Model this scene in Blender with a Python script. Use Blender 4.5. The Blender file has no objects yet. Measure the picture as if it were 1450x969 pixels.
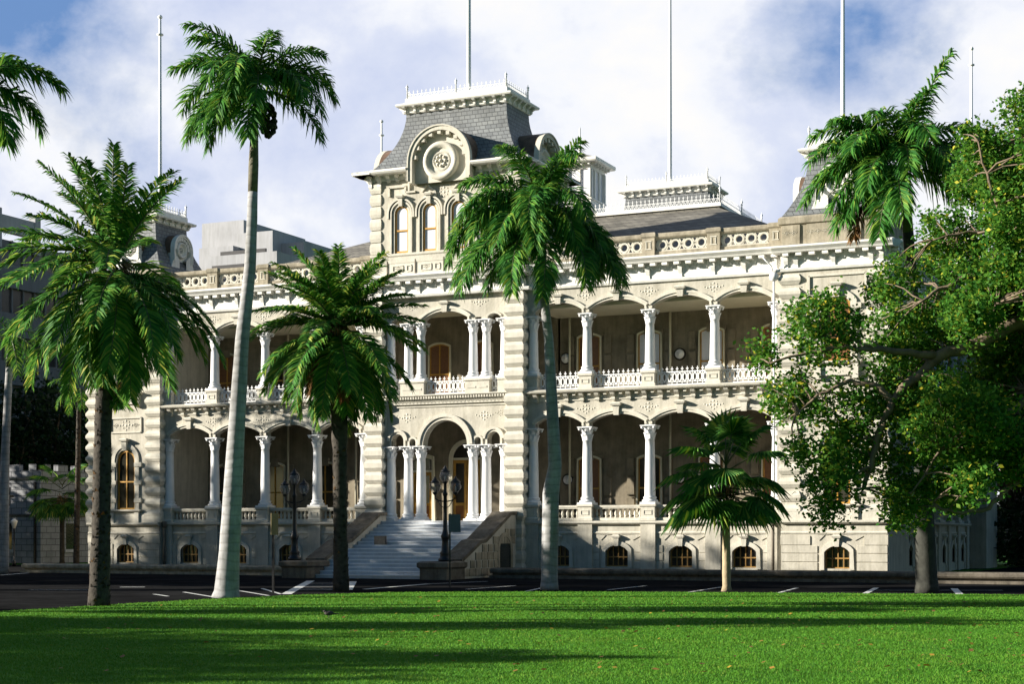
import bpy, math, random
from mathutils import Vector, Matrix
R = math.radians
random.seed(7)
S = bpy.context.scene
COL = S.collection

# ------------------------------------------------------------------ camera
F_PX, TH, CAM, HOR = 2290.0, R(24.4), Vector((35.6, -70.6, 1.6)), 758.0
cd = bpy.data.cameras.new('camera')
cam = bpy.data.objects.new('camera', cd)
COL.objects.link(cam)
cam.location = CAM
cam.rotation_euler = (R(90), 0, TH)
cd.sensor_width = 36
cd.lens = F_PX * 36 / 1450
cd.shift_y = (HOR - 484.5) / 1450
cd.clip_end = 3000
S.camera = cam

# ------------------------------------------------------------------ light
SUN_AZ, SUN_EL = 63.0, 17.0          # degrees left of the facade's normal, above the horizon
to_sun = Vector((-math.sin(R(SUN_AZ)) * math.cos(R(SUN_EL)), -math.cos(R(SUN_AZ)) * math.cos(R(SUN_EL)), math.sin(R(SUN_EL))))
ld = bpy.data.lights.new('sun', 'SUN')
ld.energy = 5.0
ld.angle = R(0.5)
ld.color = (1, .94, .82)
sun = bpy.data.objects.new('sun', ld)
COL.objects.link(sun)
sun.rotation_euler = to_sun.to_track_quat('Z', 'Y').to_euler()
S.view_settings.view_transform = 'Standard'
S.view_settings.look = 'None'
S.view_settings.gamma = 1
S.view_settings.exposure = 1.22
S.cycles.max_bounces = 5
S.cycles.diffuse_bounces = 2
S.cycles.transparent_max_bounces = 4
S.cycles.caustics_reflective = False
S.cycles.caustics_refractive = False


def N(t, kind, **kw):
    n = t.nodes.new(kind)
    for k, v in kw.items():
        if k.startswith('i_'):
            n.inputs[k[2:].replace('_', ' ')].default_value = v
        else:
            setattr(n, k, v)
    return n


def ramp(t, src, stops):
    r = N(t, 'ShaderNodeValToRGB')
    e = r.color_ramp.elements
    while len(e) < len(stops):
        e.new(.5)
    for q, (p, c) in zip(e, stops):
        q.position = p
        q.color = (*c, 1) if len(c) == 3 else c
    t.links.new(src, r.inputs[0])
    return r.outputs[0]


w = bpy.data.worlds.new('World')
S.world = w
w.use_nodes = True
t = w.node_tree
t.nodes.clear()
out = N(t, 'ShaderNodeOutputWorld')
sky = N(t, 'ShaderNodeTexSky')
sky.sky_type = 'NISHITA'
sky.sun_disc = False
sky.sun_elevation = R(SUN_EL)
sky.sun_rotation = math.atan2(to_sun.x, to_sun.y)
sky.air_density = 1.0
sky.dust_density = .3
sky.ozone_density = 2.0
bg = N(t, 'ShaderNodeBackground')
bg.inputs[1].default_value = .05
hsv = N(t, 'ShaderNodeHueSaturation')
hsv.inputs['Saturation'].default_value = 1.3
hsv.inputs['Value'].default_value = .72
t.links.new(sky.outputs[0], hsv.inputs['Color'])
t.links.new(hsv.outputs[0], bg.inputs[0])
tc = N(t, 'ShaderNodeTexCoord')
mp = N(t, 'ShaderNodeMapping')
mp.inputs['Scale'].default_value = (1, 1, 1.25)
mp.inputs['Location'].default_value = (0.35, 0.1, 0.2)
t.links.new(tc.outputs['Generated'], mp.inputs[0])
no = N(t, 'ShaderNodeTexNoise', i_Scale=5.2, i_Detail=14.0, i_Roughness=.58, i_Distortion=.05)
t.links.new(mp.outputs[0], no.inputs['Vector'])
# broad holes in the cloud deck where blue sky shows: top left and top right of the view
def hole(px, py, width):
    a, b = (px - 725) / F_PX, (HOR - py) / F_PX
    s_, c_ = math.sin(TH), math.cos(TH)
    d = Vector((-s_ + a * c_, c_ + a * s_, b)).normalized()
    dp = N(t, 'ShaderNodeVectorMath', operation='DISTANCE')
    t.links.new(tc.outputs['Generated'], dp.inputs[0])
    dp.inputs[1].default_value = d
    m = N(t, 'ShaderNodeMapRange')
    m.inputs['From Min'].default_value = 0
    m.inputs['From Max'].default_value = width
    m.inputs['To Min'].default_value = 1
    m.inputs['To Max'].default_value = 0
    t.links.new(dp.outputs['Value'], m.inputs['Value'])
    return m.outputs[0]
def mth(op, a, b):
    m = N(t, 'ShaderNodeMath', operation=op)
    for i, v in enumerate((a, b)):
        if isinstance(v, (int, float)):
            m.inputs[i].default_value = v
        else:
            t.links.new(v, m.inputs[i])
    return m.outputs[0]
hs = mth('MULTIPLY', hole(10, -50, .14), .40)
hs = mth('ADD', hs, mth('MULTIPLY', hole(1240, 45, .10), .31))
hs = mth('ADD', hs, mth('MULTIPLY', hole(1110, 15, .07), .16))
cov = mth('SUBTRACT', mth('ADD', no.outputs[0], .135), hs)
# the cloud bank stands behind the palace; the rest of the sky is clear
fw = N(t, 'ShaderNodeVectorMath', operation='DOT_PRODUCT')
t.links.new(tc.outputs['Generated'], fw.inputs[0])
fw.inputs[1].default_value = Vector((-math.sin(TH), math.cos(TH), .25)).normalized()
cov = mth('ADD', cov, mth('MULTIPLY', mth('SUBTRACT', fw.outputs['Value'], .85), .7))
msk = ramp(t, cov, [(.41, (0, 0, 0)), (.50, (.55, .55, .55)), (.60, (1, 1, 1))])
no2 = N(t, 'ShaderNodeTexNoise', i_Scale=6.5, i_Detail=12.0, i_Roughness=.58, i_Distortion=.08)
t.links.new(mp.outputs[0], no2.inputs['Vector'])
ccol = ramp(t, no2.outputs[0], [(.36, (.60, .67, .88)), (.47, (.74, .79, .94)), (.56, (.93, .95, 1)), (.64, (1.0, .99, .98))])
cb = N(t, 'ShaderNodeBackground')
cb.inputs[1].default_value = .43
t.links.new(ccol, cb.inputs[0])
mx = N(t, 'ShaderNodeMixShader')
t.links.new(msk, mx.inputs[0])
blue = N(t, 'ShaderNodeBackground')
blue.inputs[0].default_value = (.070, .130, .255, 1)
fr = N(t, 'ShaderNodeMapRange')
fr.inputs['From Min'].default_value = .55
fr.inputs['From Max'].default_value = .88
t.links.new(fw.outputs['Value'], fr.inputs['Value'])
mb_ = N(t, 'ShaderNodeMixShader')
t.links.new(fr.outputs[0], mb_.inputs[0])
t.links.new(bg.outputs[0], mb_.inputs[1])
t.links.new(blue.outputs[0], mb_.inputs[2])
t.links.new(mb_.outputs[0], mx.inputs[1])
t.links.new(cb.outputs[0], mx.inputs[2])
t.links.new(mx.outputs[0], out.inputs[0])

# ------------------------------------------------------------------ materials
def pbr(name, col, rough=.7, var=.0, vscale=3.0, bump=0.0, bscale=20.0, metal=0.0, stain=0.0, spec=.3):
    m = bpy.data.materials.new(name)
    m.use_nodes = True
    t = m.node_tree
    b = t.nodes['Principled BSDF']
    b.inputs['Base Color'].default_value = (*col, 1)
    b.inputs['Roughness'].default_value = rough
    b.inputs['Metallic'].default_value = metal
    b.inputs['Specular IOR Level'].default_value = spec
    tc = N(t, 'ShaderNodeTexCoord')
    if var:
        n = N(t, 'ShaderNodeTexNoise', i_Scale=vscale, i_Detail=8.0, i_Roughness=.65)
        t.links.new(tc.outputs['Object'], n.inputs['Vector'])
        lo = tuple(c * (1 - var) for c in col)
        hi = tuple(min(1, c * (1 + var)) for c in col)
        c = ramp(t, n.outputs[0], [(.3, lo), (.7, hi)])
        if stain:
            mp = N(t, 'ShaderNodeMapping')
            mp.inputs['Scale'].default_value = (2.2, 2.2, .22)
            t.links.new(tc.outputs['Object'], mp.inputs[0])
            n2 = N(t, 'ShaderNodeTexNoise', i_Scale=1.6, i_Detail=6.0, i_Roughness=.7)
            t.links.new(mp.outputs[0], n2.inputs['Vector'])
            f = ramp(t, n2.outputs[0], [(.42, (1, 1, 1)), (.72, (1 - stain, 1 - stain, 1 - stain * 1.1))])
            mm = N(t, 'ShaderNodeMix', data_type='RGBA', blend_type='MULTIPLY')
            mm.inputs[0].default_value = 1
            t.links.new(c, mm.inputs[6])
            t.links.new(f, mm.inputs[7])
            c = mm.outputs[2]
        t.links.new(c, b.inputs['Base Color'])
    if bump:
        n = N(t, 'ShaderNodeTexNoise', i_Scale=bscale, i_Detail=5.0)
        t.links.new(tc.outputs['Object'], n.inputs['Vector'])
        bp = N(t, 'ShaderNodeBump')
        bp.inputs['Strength'].default_value = bump
        bp.inputs['Distance'].default_value = .03
        t.links.new(n.outputs[0], bp.inputs['Height'])
        t.links.new(bp.outputs[0], b.inputs['Normal'])
    return m


def leaf(name, stops, trans=.3, rough=.6, spec=.14):
    m = bpy.data.materials.new(name)
    m.use_nodes = True
    t = m.node_tree
    b = t.nodes['Principled BSDF']
    o = t.nodes['Material Output']
    g = N(t, 'ShaderNodeNewGeometry')
    c = ramp(t, g.outputs['Random Per Island'], stops)
    b.inputs['Roughness'].default_value = rough
    b.inputs['Specular IOR Level'].default_value = spec
    t.links.new(c, b.inputs['Base Color'])
    tr = N(t, 'ShaderNodeBsdfTranslucent')
    hs = N(t, 'ShaderNodeHueSaturation')
    hs.inputs['Value'].default_value = 1.3
    hs.inputs['Hue'].default_value = .48
    t.links.new(c, hs.inputs['Color'])
    t.links.new(hs.outputs[0], tr.inputs[0])
    mx = N(t, 'ShaderNodeMixShader')
    mx.inputs[0].default_value = trans
    t.links.new(b.outputs[0], mx.inputs[1])
    t.links.new(tr.outputs[0], mx.inputs[2])
    t.links.new(mx.outputs[0], o.inputs[0])
    return m


def bricky(name, c1, c2, mort, bw, bh, ms=.02, rough=.8, bump=.4, offset=.5):
    m = bpy.data.materials.new(name)
    m.use_nodes = True
    t = m.node_tree
    b = t.nodes['Principled BSDF']
    b.inputs['Roughness'].default_value = rough
    b.inputs['Specular IOR Level'].default_value = .25
    tc = N(t, 'ShaderNodeTexCoord')
    sp = N(t, 'ShaderNodeSeparateXYZ')
    t.links.new(tc.outputs['Object'], sp.inputs[0])
    ad = N(t, 'ShaderNodeMath', operation='ADD')
    t.links.new(sp.outputs[0], ad.inputs[0])
    t.links.new(sp.outputs[1], ad.inputs[1])
    cb = N(t, 'ShaderNodeCombineXYZ')
    t.links.new(ad.outputs[0], cb.inputs[0])
    t.links.new(sp.outputs[2], cb.inputs[1])
    br = N(t, 'ShaderNodeTexBrick')
    br.offset = offset
    br.inputs['Scale'].default_value = 1
    br.inputs['Brick Width'].default_value = bw
    br.inputs['Row Height'].default_value = bh
    br.inputs['Mortar Size'].default_value = ms
    br.inputs['Mortar Smooth'].default_value = .3
    br.inputs['Color1'].default_value = (*c1, 1)
    br.inputs['Color2'].default_value = (*c2, 1)
    br.inputs['Mortar'].default_value = (*mort, 1)
    t.links.new(cb.outputs[0], br.inputs['Vector'])
    n = N(t, 'ShaderNodeTexNoise', i_Scale=.7, i_Detail=7.0, i_Roughness=.7)
    t.links.new(tc.outputs['Object'], n.inputs['Vector'])
    f = ramp(t, n.outputs[0], [(.3, (.7, .7, .7)), (.7, (1.2, 1.2, 1.2))])
    mm = N(t, 'ShaderNodeMix', data_type='RGBA', blend_type='MULTIPLY')
    mm.inputs[0].default_value = 1
    t.links.new(br.outputs[0], mm.inputs[6])
    t.links.new(f, mm.inputs[7])
    t.links.new(mm.outputs[2], b.inputs['Base Color'])
    bp = N(t, 'ShaderNodeBump')
    bp.inputs['Strength'].default_value = bump
    bp.inputs['Distance'].default_value = .03
    bp.invert = True
    t.links.new(br.outputs['Fac'], bp.inputs['Height'])
    t.links.new(bp.outputs[0], b.inputs['Normal'])
    return m


STONE = pbr('stone', (.53, .495, .42), .85, .17, 1.3, .3, 9, stain=.3)
STONE_L = pbr('stone_trim', (.60, .565, .485), .8, .14, 2.0, .25, 14, stain=.15)
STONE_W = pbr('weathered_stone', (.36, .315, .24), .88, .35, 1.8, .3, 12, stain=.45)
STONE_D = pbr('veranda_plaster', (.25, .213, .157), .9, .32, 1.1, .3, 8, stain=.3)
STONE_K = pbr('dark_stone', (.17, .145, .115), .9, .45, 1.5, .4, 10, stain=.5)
WHITE = pbr('white_paint', (.80, .78, .73), .5, .08, 4, stain=.14)
WHITE_C = pbr('white_column_paint', (.82, .82, .83), .45, .04, 4, stain=.05)
CREAM = pbr('cream_paint', (.70, .65, .50), .6, .08, 3)
OCHRE = pbr('ochre_wood', (.50, .27, .055), .45, .25, 5)
BROWN = pbr('brown_wood', (.22, .085, .025), .45, .3, 5)
CURTAIN = pbr('brown_curtain', (.19, .085, .035), .35, .25, 9, spec=.5)
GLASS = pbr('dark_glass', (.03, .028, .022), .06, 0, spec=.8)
PALE_PANE = pbr('pale_pane', (.68, .68, .75), .25, .06, 6, spec=.6)  # even pale lavender for attic, veranda and lantern panes
SLATE = bricky('slate_tiles', (.165, .175, .185), (.225, .235, .24), (.085, .09, .095), .30, .21, .018, .6, .6)
ROOFT = bricky('roof_tiles', (.15, .14, .12), (.22, .205, .175), (.08, .075, .07), .45, .28, .02, .75, .5)
RUST = pbr('rusty_copper', (.15, .095, .065), .55, .5, 2.5, .2, 8)
IRON = pbr('white_ironwork', (.78, .78, .78), .45, .04, 6)
BLACK = pbr('black_iron', (.012, .012, .013), .4, .2, 6, spec=.5)
STEP = pbr('painted_step', (.80, .81, .82), .55, .06, 3, stain=.1)
RISER = pbr('shaded_riser', (.56, .59, .64), .6, .1, 3, stain=.1)  # darker and bluer than the treads: riser shade put into the colour
PLATE = pbr('bronze_plate', (.14, .13, .12), .4, .3, 9, metal=.4)
SIGNB = pbr('sign_back', (.10, .13, .155), .5, .1, 5)
CONC = pbr('concrete', (.41, .41, .43), .85, .12, .35, .1, 3, stain=.2)
CONC_D = pbr('grey_concrete', (.17, .18, .20), .85, .10, .35, .1, 3, stain=.2)
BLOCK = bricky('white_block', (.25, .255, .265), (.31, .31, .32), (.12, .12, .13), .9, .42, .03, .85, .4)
WINBAND = pbr('window_band', (.05, .045, .045), .3, .3, .3, spec=.5)
LWOOD = pbr('lattice_wood', (.33, .19, .06), .5, .3, 6)
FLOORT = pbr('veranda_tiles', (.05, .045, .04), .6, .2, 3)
ASPH = pbr('asphalt', (.02, .02, .021), 1.0, .45, .45, .0, 40, stain=.3, spec=0.0)
PAINT = pbr('road_paint', (.62, .62, .60), .7, .2, 2)
BARK = pbr('palm_bark', (.055, .047, .038), .95, .45, 6, .9, 9)
SMOOTHB = pbr('royal_palm_bark', (.38, .375, .365), .85, .32, 3.0, .5, 9, stain=.4)
def ringbark(name, c0, c1, freq):
    m = pbr(name, c0, .88, .3, 2.2, .0, 9, stain=.4)
    t = m.node_tree
    b = t.nodes['Principled BSDF']
    src = b.inputs['Base Color'].links[0].from_socket
    tc = N(t, 'ShaderNodeTexCoord')
    wv = N(t, 'ShaderNodeTexWave', i_Scale=freq, i_Distortion=3.5, i_Detail=3.0)
    wv.bands_direction = 'Z'
    t.links.new(tc.outputs['Object'], wv.inputs['Vector'])
    f = ramp(t, wv.outputs['Fac'], [(.0, c1), (.18, (1, 1, 1))])
    mm = N(t, 'ShaderNodeMix', data_type='RGBA', blend_type='MULTIPLY')
    mm.inputs[0].default_value = 1
    t.links.new(src, mm.inputs[6])
    t.links.new(f, mm.inputs[7])
    t.links.new(mm.outputs[2], b.inputs['Base Color'])
    bp = N(t, 'ShaderNodeBump')
    bp.inputs['Strength'].default_value = .5
    bp.inputs['Distance'].default_value = .02
    t.links.new(wv.outputs['Fac'], bp.inputs['Height'])
    t.links.new(bp.outputs[0], b.inputs['Normal'])
    return m
SMOOTHB = ringbark('royal_palm_bark', (.35, .345, .35), (.80, .79, .78), 1.1)
TANB = pbr('fan_palm_bark', (.38, .30, .19), .9, .25, 5, .4, 12)
SHAFTB = pbr('brown_crownshaft', (.15, .135, .095), .8, .45, 5, .3, 9)
DARKB = pbr('dark_palm_bark', (.05, .05, .043), .95, .45, 2.6, .4, 10, stain=.4)  # darker than the bark of the other royal palms
SHAFT = pbr('crownshaft', (.085, .10, .045), .5, .3, 4)
HUSK = pbr('dry_fibre', (.20, .115, .05), .95, .4, 6, .4, 12)
TBARK = pbr('tree_bark', (.16, .12, .085), .95, .4, 4, .8, 10)
PALM = leaf('palm_leaf', [(0, (.02, .10, .018)), (.5, (.05, .20, .028)), (.8, (.12, .29, .036)), (1, (.26, .36, .05))], .34)
PALM2 = leaf('date_palm_leaf', [(0, (.026, .115, .022)), (.5, (.07, .24, .036)), (.8, (.17, .34, .048)), (1, (.42, .42, .08))], .36)
DEAD = leaf('dead_frond', [(0, (.10, .045, .014)), (.6, (.20, .10, .03)), (1, (.28, .17, .06))], .2, .7, .2)
FANL = leaf('fan_leaf', [(0, (.03, .12, .025)), (.6, (.08, .23, .04)), (.9, (.19, .36, .06)), (1, (.38, .42, .08))], .36)
LEAF = leaf('broad_leaf', [(0, (.024, .105, .014)), (.5, (.055, .185, .02)), (.86, (.12, .26, .03)), (.945, (.21, .31, .035)), (.975, (.46, .44, .04)), (1, (.58, .55, .06))], .45)
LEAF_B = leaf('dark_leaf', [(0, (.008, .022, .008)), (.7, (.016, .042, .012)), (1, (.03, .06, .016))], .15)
GRASS = leaf('grass_blade', [(0, (.055, .185, .013)), (.5, (.08, .235, .018)), (.93, (.11, .27, .025)), (1, (.20, .27, .04))], .18, .7, .1)


def patchy(m, scale, lo, hi):
    t = m.node_tree
    b = t.nodes['Principled BSDF']
    src = b.inputs['Base Color'].links[0].from_socket
    tc = N(t, 'ShaderNodeTexCoord')
    n = N(t, 'ShaderNodeTexNoise', i_Scale=scale, i_Detail=6.0, i_Roughness=.65)
    t.links.new(tc.outputs['Object'], n.inputs['Vector'])
    f = ramp(t, n.outputs[0], [(.32, lo), (.5, (1, 1, 1)), (.68, hi)])
    mm = N(t, 'ShaderNodeMix', data_type='RGBA', blend_type='MULTIPLY')
    mm.inputs[0].default_value = 1
    t.links.new(src, mm.inputs[6])
    t.links.new(f, mm.inputs[7])
    t.links.new(mm.outputs[2], b.inputs['Base Color'])
patchy(GRASS, .55, (.72, .80, .8), (1.45, 1.08, 1.3))


def tex_ground():
    m = bpy.data.materials.new('lawn_soil')
    m.use_nodes = True
    t = m.node_tree
    b = t.nodes['Principled BSDF']
    b.inputs['Roughness'].default_value = .95
    b.inputs['Specular IOR Level'].default_value = .1
    tc = N(t, 'ShaderNodeTexCoord')
    n = N(t, 'ShaderNodeTexNoise', i_Scale=.35, i_Detail=8.0, i_Roughness=.7)
    t.links.new(tc.outputs['Object'], n.inputs['Vector'])
    c = ramp(t, n.outputs[0], [(.3, (.042, .15, .013)), (.55, (.065, .205, .018)), (.75, (.11, .235, .025))])
    t.links.new(c, b.inputs['Base Color'])
    n2 = N(t, 'ShaderNodeTexNoise', i_Scale=26.0, i_Detail=4.0)
    t.links.new(tc.outputs['Object'], n2.inputs['Vector'])
    bp = N(t, 'ShaderNodeBump')
    bp.inputs['Strength'].default_value = .9
    bp.inputs['Distance'].default_value = .05
    t.links.new(n2.outputs[0], bp.inputs['Height'])
    t.links.new(bp.outputs[0], b.inputs['Normal'])
    return m


SOIL = tex_ground()
GZ = -.35

# ------------------------------------------------------------------ mesh helpers
class MB:
    def __init__(self, mat=None):
        self.v, self.f, self.m, self.s, self.mats, self.cur, self.M = [], [], [], [], [], mat, None

    def add(self, vs, fs, mat=None, smooth=False):
        mat = mat or self.cur
        if mat not in self.mats:
            self.mats.append(mat)
        i = self.mats.index(mat)
        o = len(self.v)
        if self.M is not None:
            vs = [tuple(self.M @ Vector(p)) for p in vs]
        self.v.extend(vs)
        for f in fs:
            self.f.append([o + k for k in f])
            self.m.append(i)
            self.s.append(smooth)

    def box(self, x0, x1, y0, y1, z0, z1, mat=None):
        self.add([(x0, y0, z0), (x1, y0, z0), (x1, y1, z0), (x0, y1, z0), (x0, y0, z1), (x1, y0, z1), (x1, y1, z1), (x0, y1, z1)],
                 [(0, 3, 2, 1), (4, 5, 6, 7), (0, 1, 5, 4), (1, 2, 6, 5), (2, 3, 7, 6), (3, 0, 4, 7)], mat)

    def loft(self, rects, mat=None, smooth=False):
        vs, fs = [], []
        for (x0, x1, y0, y1, z) in rects:
            vs += [(x0, y0, z), (x1, y0, z), (x1, y1, z), (x0, y1, z)]
        n = len(rects)
        for i in range(n - 1):
            a = 4 * i
            for k in range(4):
                k2 = (k + 1) % 4
                fs.append((a + k, a + k2, a + 4 + k2, a + 4 + k))
        fs.append((3, 2, 1, 0))
        e = 4 * (n - 1)
        fs.append((e, e + 1, e + 2, e + 3))
        self.add(vs, fs, mat, smooth)

    def lathe(self, cx, cy, prof, n=14, mat=None, smooth=True):
        vs, fs = [], []
        for r, z in prof:
            for k in range(n):
                a = 2 * math.pi * k / n
                vs.append((cx + r * math.cos(a), cy + r * math.sin(a), z))
        for i in range(len(prof) - 1):
            for k in range(n):
                k2 = (k + 1) % n
                fs.append((i * n + k, i * n + k2, (i + 1) * n + k2, (i + 1) * n + k))
        fs.append(tuple(range(n - 1, -1, -1)))
        e = (len(prof) - 1) * n
        fs.append(tuple(range(e, e + n)))
        self.add(vs, fs, mat, smooth)

    def lathe_y(self, cx, cz, prof, n=20, mat=None, smooth=True):
        """axis along -y: profile (r, y)"""
        vs, fs = [], []
        for r, y in prof:
            for k in range(n):
                a = 2 * math.pi * k / n
                vs.append((cx + r * math.cos(a), y, cz + r * math.sin(a)))
        for i in range(len(prof) - 1):
            for k in range(n):
                k2 = (k + 1) % n
                fs.append((i * n + k, i * n + k2, (i + 1) * n + k2, (i + 1) * n + k))
        fs.append(tuple(range(n)))
        e = (len(prof) - 1) * n
        fs.append(tuple(range(e + n - 1, e - 1, -1)))
        self.add(vs, fs, mat, smooth)

    def tube(self, pts, rad, n=8, mat=None, smooth=True):
        pts = [Vector(p) for p in pts]
        if not isinstance(rad, (list, tuple)):
            rad = [rad] * len(pts)
        vs, fs = [], []
        ref = Vector((0, 0, 1))
        for i, p in enumerate(pts):
            d = (pts[min(i + 1, len(pts) - 1)] - pts[max(i - 1, 0)]).normalized()
            r_ = ref if abs(d.dot(ref)) < .9 else Vector((1, 0, 0))
            u = d.cross(r_).normalized()
            v = u.cross(d).normalized()
            if i and abs(prev.dot(u)) < .5:
                pass
            prev = u
            for k in range(n):
                a = 2 * math.pi * k / n
                vs.append(tuple(p + (u * math.cos(a) + v * math.sin(a)) * rad[i]))
        for i in range(len(pts) - 1):
            for k in range(n):
                k2 = (k + 1) % n
                fs.append((i * n + k, i * n + k2, (i + 1) * n + k2, (i + 1) * n + k))
        fs.append(tuple(range(n - 1, -1, -1)))
        e = (len(pts) - 1) * n
        fs.append(tuple(range(e, e + n)))
        self.add(vs, fs, mat, smooth)

    def arch_wall(self, x0, x1, y0, y1, z0, z1, ops, mat=None, n=12):
        """wall slab pierced by arched openings: (centre, half width, bottom, spring, rise)"""
        def top(o, x):
            c, h, zb, sp, ri = o
            if ri <= 0:
                return sp
            rr = (h * h + ri * ri) / (2 * ri)
            return sp - (rr - ri) + math.sqrt(max(0, rr * rr - (x - c) ** 2))
        xs = {x0, x1}
        for o in ops:
            k = n if o[4] > 0 else 1
            for i in range(k + 1):
                xs.add(round(o[0] - o[1] * math.cos(math.pi * i / k), 5))
        xs = sorted(x for x in xs if x0 - 1e-6 <= x <= x1 + 1e-6)
        vs, fs = [], []
        def quad(a, b, c, d):
            i = len(vs)
            vs.extend((a, b, c, d))
            fs.append((i, i + 1, i + 2, i + 3))
        for xa, xb in zip(xs, xs[1:]):
            if xb - xa < 1e-4:
                continue
            mid = (xa + xb) / 2
            cur = (z0, z0)
            sol = []
            for o in sorted((o for o in ops if abs(mid - o[0]) < o[1]), key=lambda o: o[2]):
                if o[2] > cur[0] + 1e-4:
                    sol.append((*cur, o[2], o[2]))
                cur = (top(o, xa), top(o, xb))
            sol.append((*cur, z1, z1))
            for a0, b0, a1, b1 in sol:
                quad((xa, y0, a0), (xb, y0, b0), (xb, y0, b1), (xa, y0, a1))
                quad((xb, y1, b0), (xa, y1, a0), (xa, y1, a1), (xb, y1, b1))
                quad((xa, y1, a0), (xb, y1, b0), (xb, y0, b0), (xa, y0, a0))
                quad((xa, y0, a1), (xb, y0, b1), (xb, y1, b1), (xa, y1, a1))
        for o in ops:
            for sg in (-1, 1):
                x = o[0] + sg * o[1]
                if x0 < x < x1:
                    zt = top(o, x)
                    quad(*((x, y0, o[2]), (x, y1, o[2]), (x, y1, zt), (x, y0, zt)) if sg < 0 else ((x, y1, o[2]), (x, y0, o[2]), (x, y0, zt), (x, y1, zt)))
        quad((x0, y1, z0), (x0, y0, z0), (x0, y0, z1), (x0, y1, z1))
        quad((x1, y0, z0), (x1, y1, z0), (x1, y1, z1), (x1, y0, z1))
        self.add(vs, fs, mat)

    def band(self, c, half, spring, rise, wd, y0, y1, legs=None, mat=None, n=16):
        """moulding that follows an arch on its outside, with straight legs down to z=legs"""
        rr = (half * half + rise * rise) / (2 * rise)
        a = math.asin(min(1, half / rr))
        if rise >= half - 1e-4:
            a = math.pi / 2
        zc = spring + rise - rr
        pi_, po = [], []
        if legs is not None:
            pi_.append((c - half, legs))
            po.append((c - half - wd, legs))
        for i in range(n + 1):
            th = -a + 2 * a * i / n
            pi_.append((c + rr * math.sin(th), zc + rr * math.cos(th)))
            po.append((c + (rr + wd) * math.sin(th), zc + (rr + wd) * math.cos(th)))
        if legs is not None:
            pi_.append((c + half, legs))
            po.append((c + half + wd, legs))
        vs, fs = [], []
        for (xi, zi), (xo, zo) in zip(pi_, po):
            vs += [(xi, y0, zi), (xo, y0, zo), (xo, y1, zo), (xi, y1, zi)]
        for i in range(len(pi_) - 1):
            k = 4 * i
            for q in range(4):
                q2 = (q + 1) % 4
                fs.append((k + q, k + 4 + q, k + 4 + q2, k + q2))
        fs.append((0, 1, 2, 3))
        e = 4 * (len(pi_) - 1)
        fs.append((e + 3, e + 2, e + 1, e))
        self.add(vs, fs, mat)

    def disc_fill(self, c, half, zb, spring, rise, y, mat=None, n=14):
        """flat pane filling an arched opening"""
        rr = (half * half + rise * rise) / (2 * rise)
        a = math.asin(min(1, half / rr)) if rise < half - 1e-4 else math.pi / 2
        zc = spring + rise - rr
        vs = [(c - half, y, zb), (c + half, y, zb)]
        for i in range(n + 1):
            th = a - 2 * a * i / n
            vs.append((c + rr * math.sin(th), y, zc + rr * math.cos(th)))
        self.add(vs, [tuple(range(len(vs)))], mat)

    def ring(self, cx, cz, ro, ri, y0, y1, n=20, mat=None):
        vs, fs = [], []
        for k in range(n):
            a = 2 * math.pi * k / n
            c_, s_ = math.cos(a), math.sin(a)
            vs += [(cx + ri * c_, y0, cz + ri * s_), (cx + ro * c_, y0, cz + ro * s_), (cx + ro * c_, y1, cz + ro * s_), (cx + ri * c_, y1, cz + ri * s_)]
        for k in range(n):
            a, b = 4 * k, 4 * ((k + 1) % n)
            for q in range(4):
                q2 = (q + 1) % 4
                fs.append((a + q, a + q2, b + q2, b + q))
        self.add(vs, fs, mat)

    def bar(self, p, q, wd, y0, y1, mat=None):
        """flat bar in the xz plane from p to q"""
        (xa, za), (xb, zb) = p, q
        L = math.hypot(xb - xa, zb - za)
        nx, nz = -(zb - za) / L * wd / 2, (xb - xa) / L * wd / 2
        o = [(xa + nx, za + nz), (xa - nx, za - nz), (xb - nx, zb - nz), (xb + nx, zb + nz)]
        self.add([(x, y0, z) for x, z in o] + [(x, y1, z) for x, z in o],
                 [(0, 1, 2, 3), (7, 6, 5, 4), (0, 4, 5, 1), (1, 5, 6, 2), (2, 6, 7, 3), (3, 7, 4, 0)], mat)

    def mesh(self, name):
        me = bpy.data.meshes.new(name)
        me.from_pydata(self.v, [], self.f)
        for m in self.mats:
            me.materials.append(m)
        me.polygons.foreach_set('material_index', self.m)
        me.polygons.foreach_set('use_smooth', self.s)
        me.update()
        return me


def link(name, me, parent=None, loc=(0, 0, 0), rz=0.0):
    o = bpy.data.objects.new(name, me)
    COL.objects.link(o)
    o.location = loc
    o.rotation_euler = (0, 0, rz)
    if parent is not None:
        o.parent = parent
    return o


def ob(name, mb, parent=None, loc=(0, 0, 0), rz=0.0):
    return link(name, mb.mesh(name), parent, loc, rz)


def tag(o, label=None, cat=None, group=None, kind=None):
    for k, v in (('label', label), ('category', cat), ('group', group), ('kind', kind)):
        if v:
            o[k] = v
    return o


def thing(name, label, cat, loc=(0, 0, 0), group=None, rz=0):
    return tag(link(name, None, None, loc, rz), label, cat, group)


_s, _c = math.sin(TH), math.cos(TH)
RIGHT, FWD, UP = Vector((_c, _s, 0)), Vector((-_s, _c, 0)), Vector((0, 0, 1))


def at(px, py, D):
    return CAM + FWD * D + RIGHT * ((px - 725) / F_PX * D) + UP * ((HOR - py) / F_PX * D)


def ground(px, D):
    p = at(px, HOR, D)
    return Vector((p.x, p.y, GZ))


# ------------------------------------------------------------------ the palace
palace = thing('palace', 'pale grey stone palace of two colonnaded storeys with slate mansard towers and wide front steps', 'palace')


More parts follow.
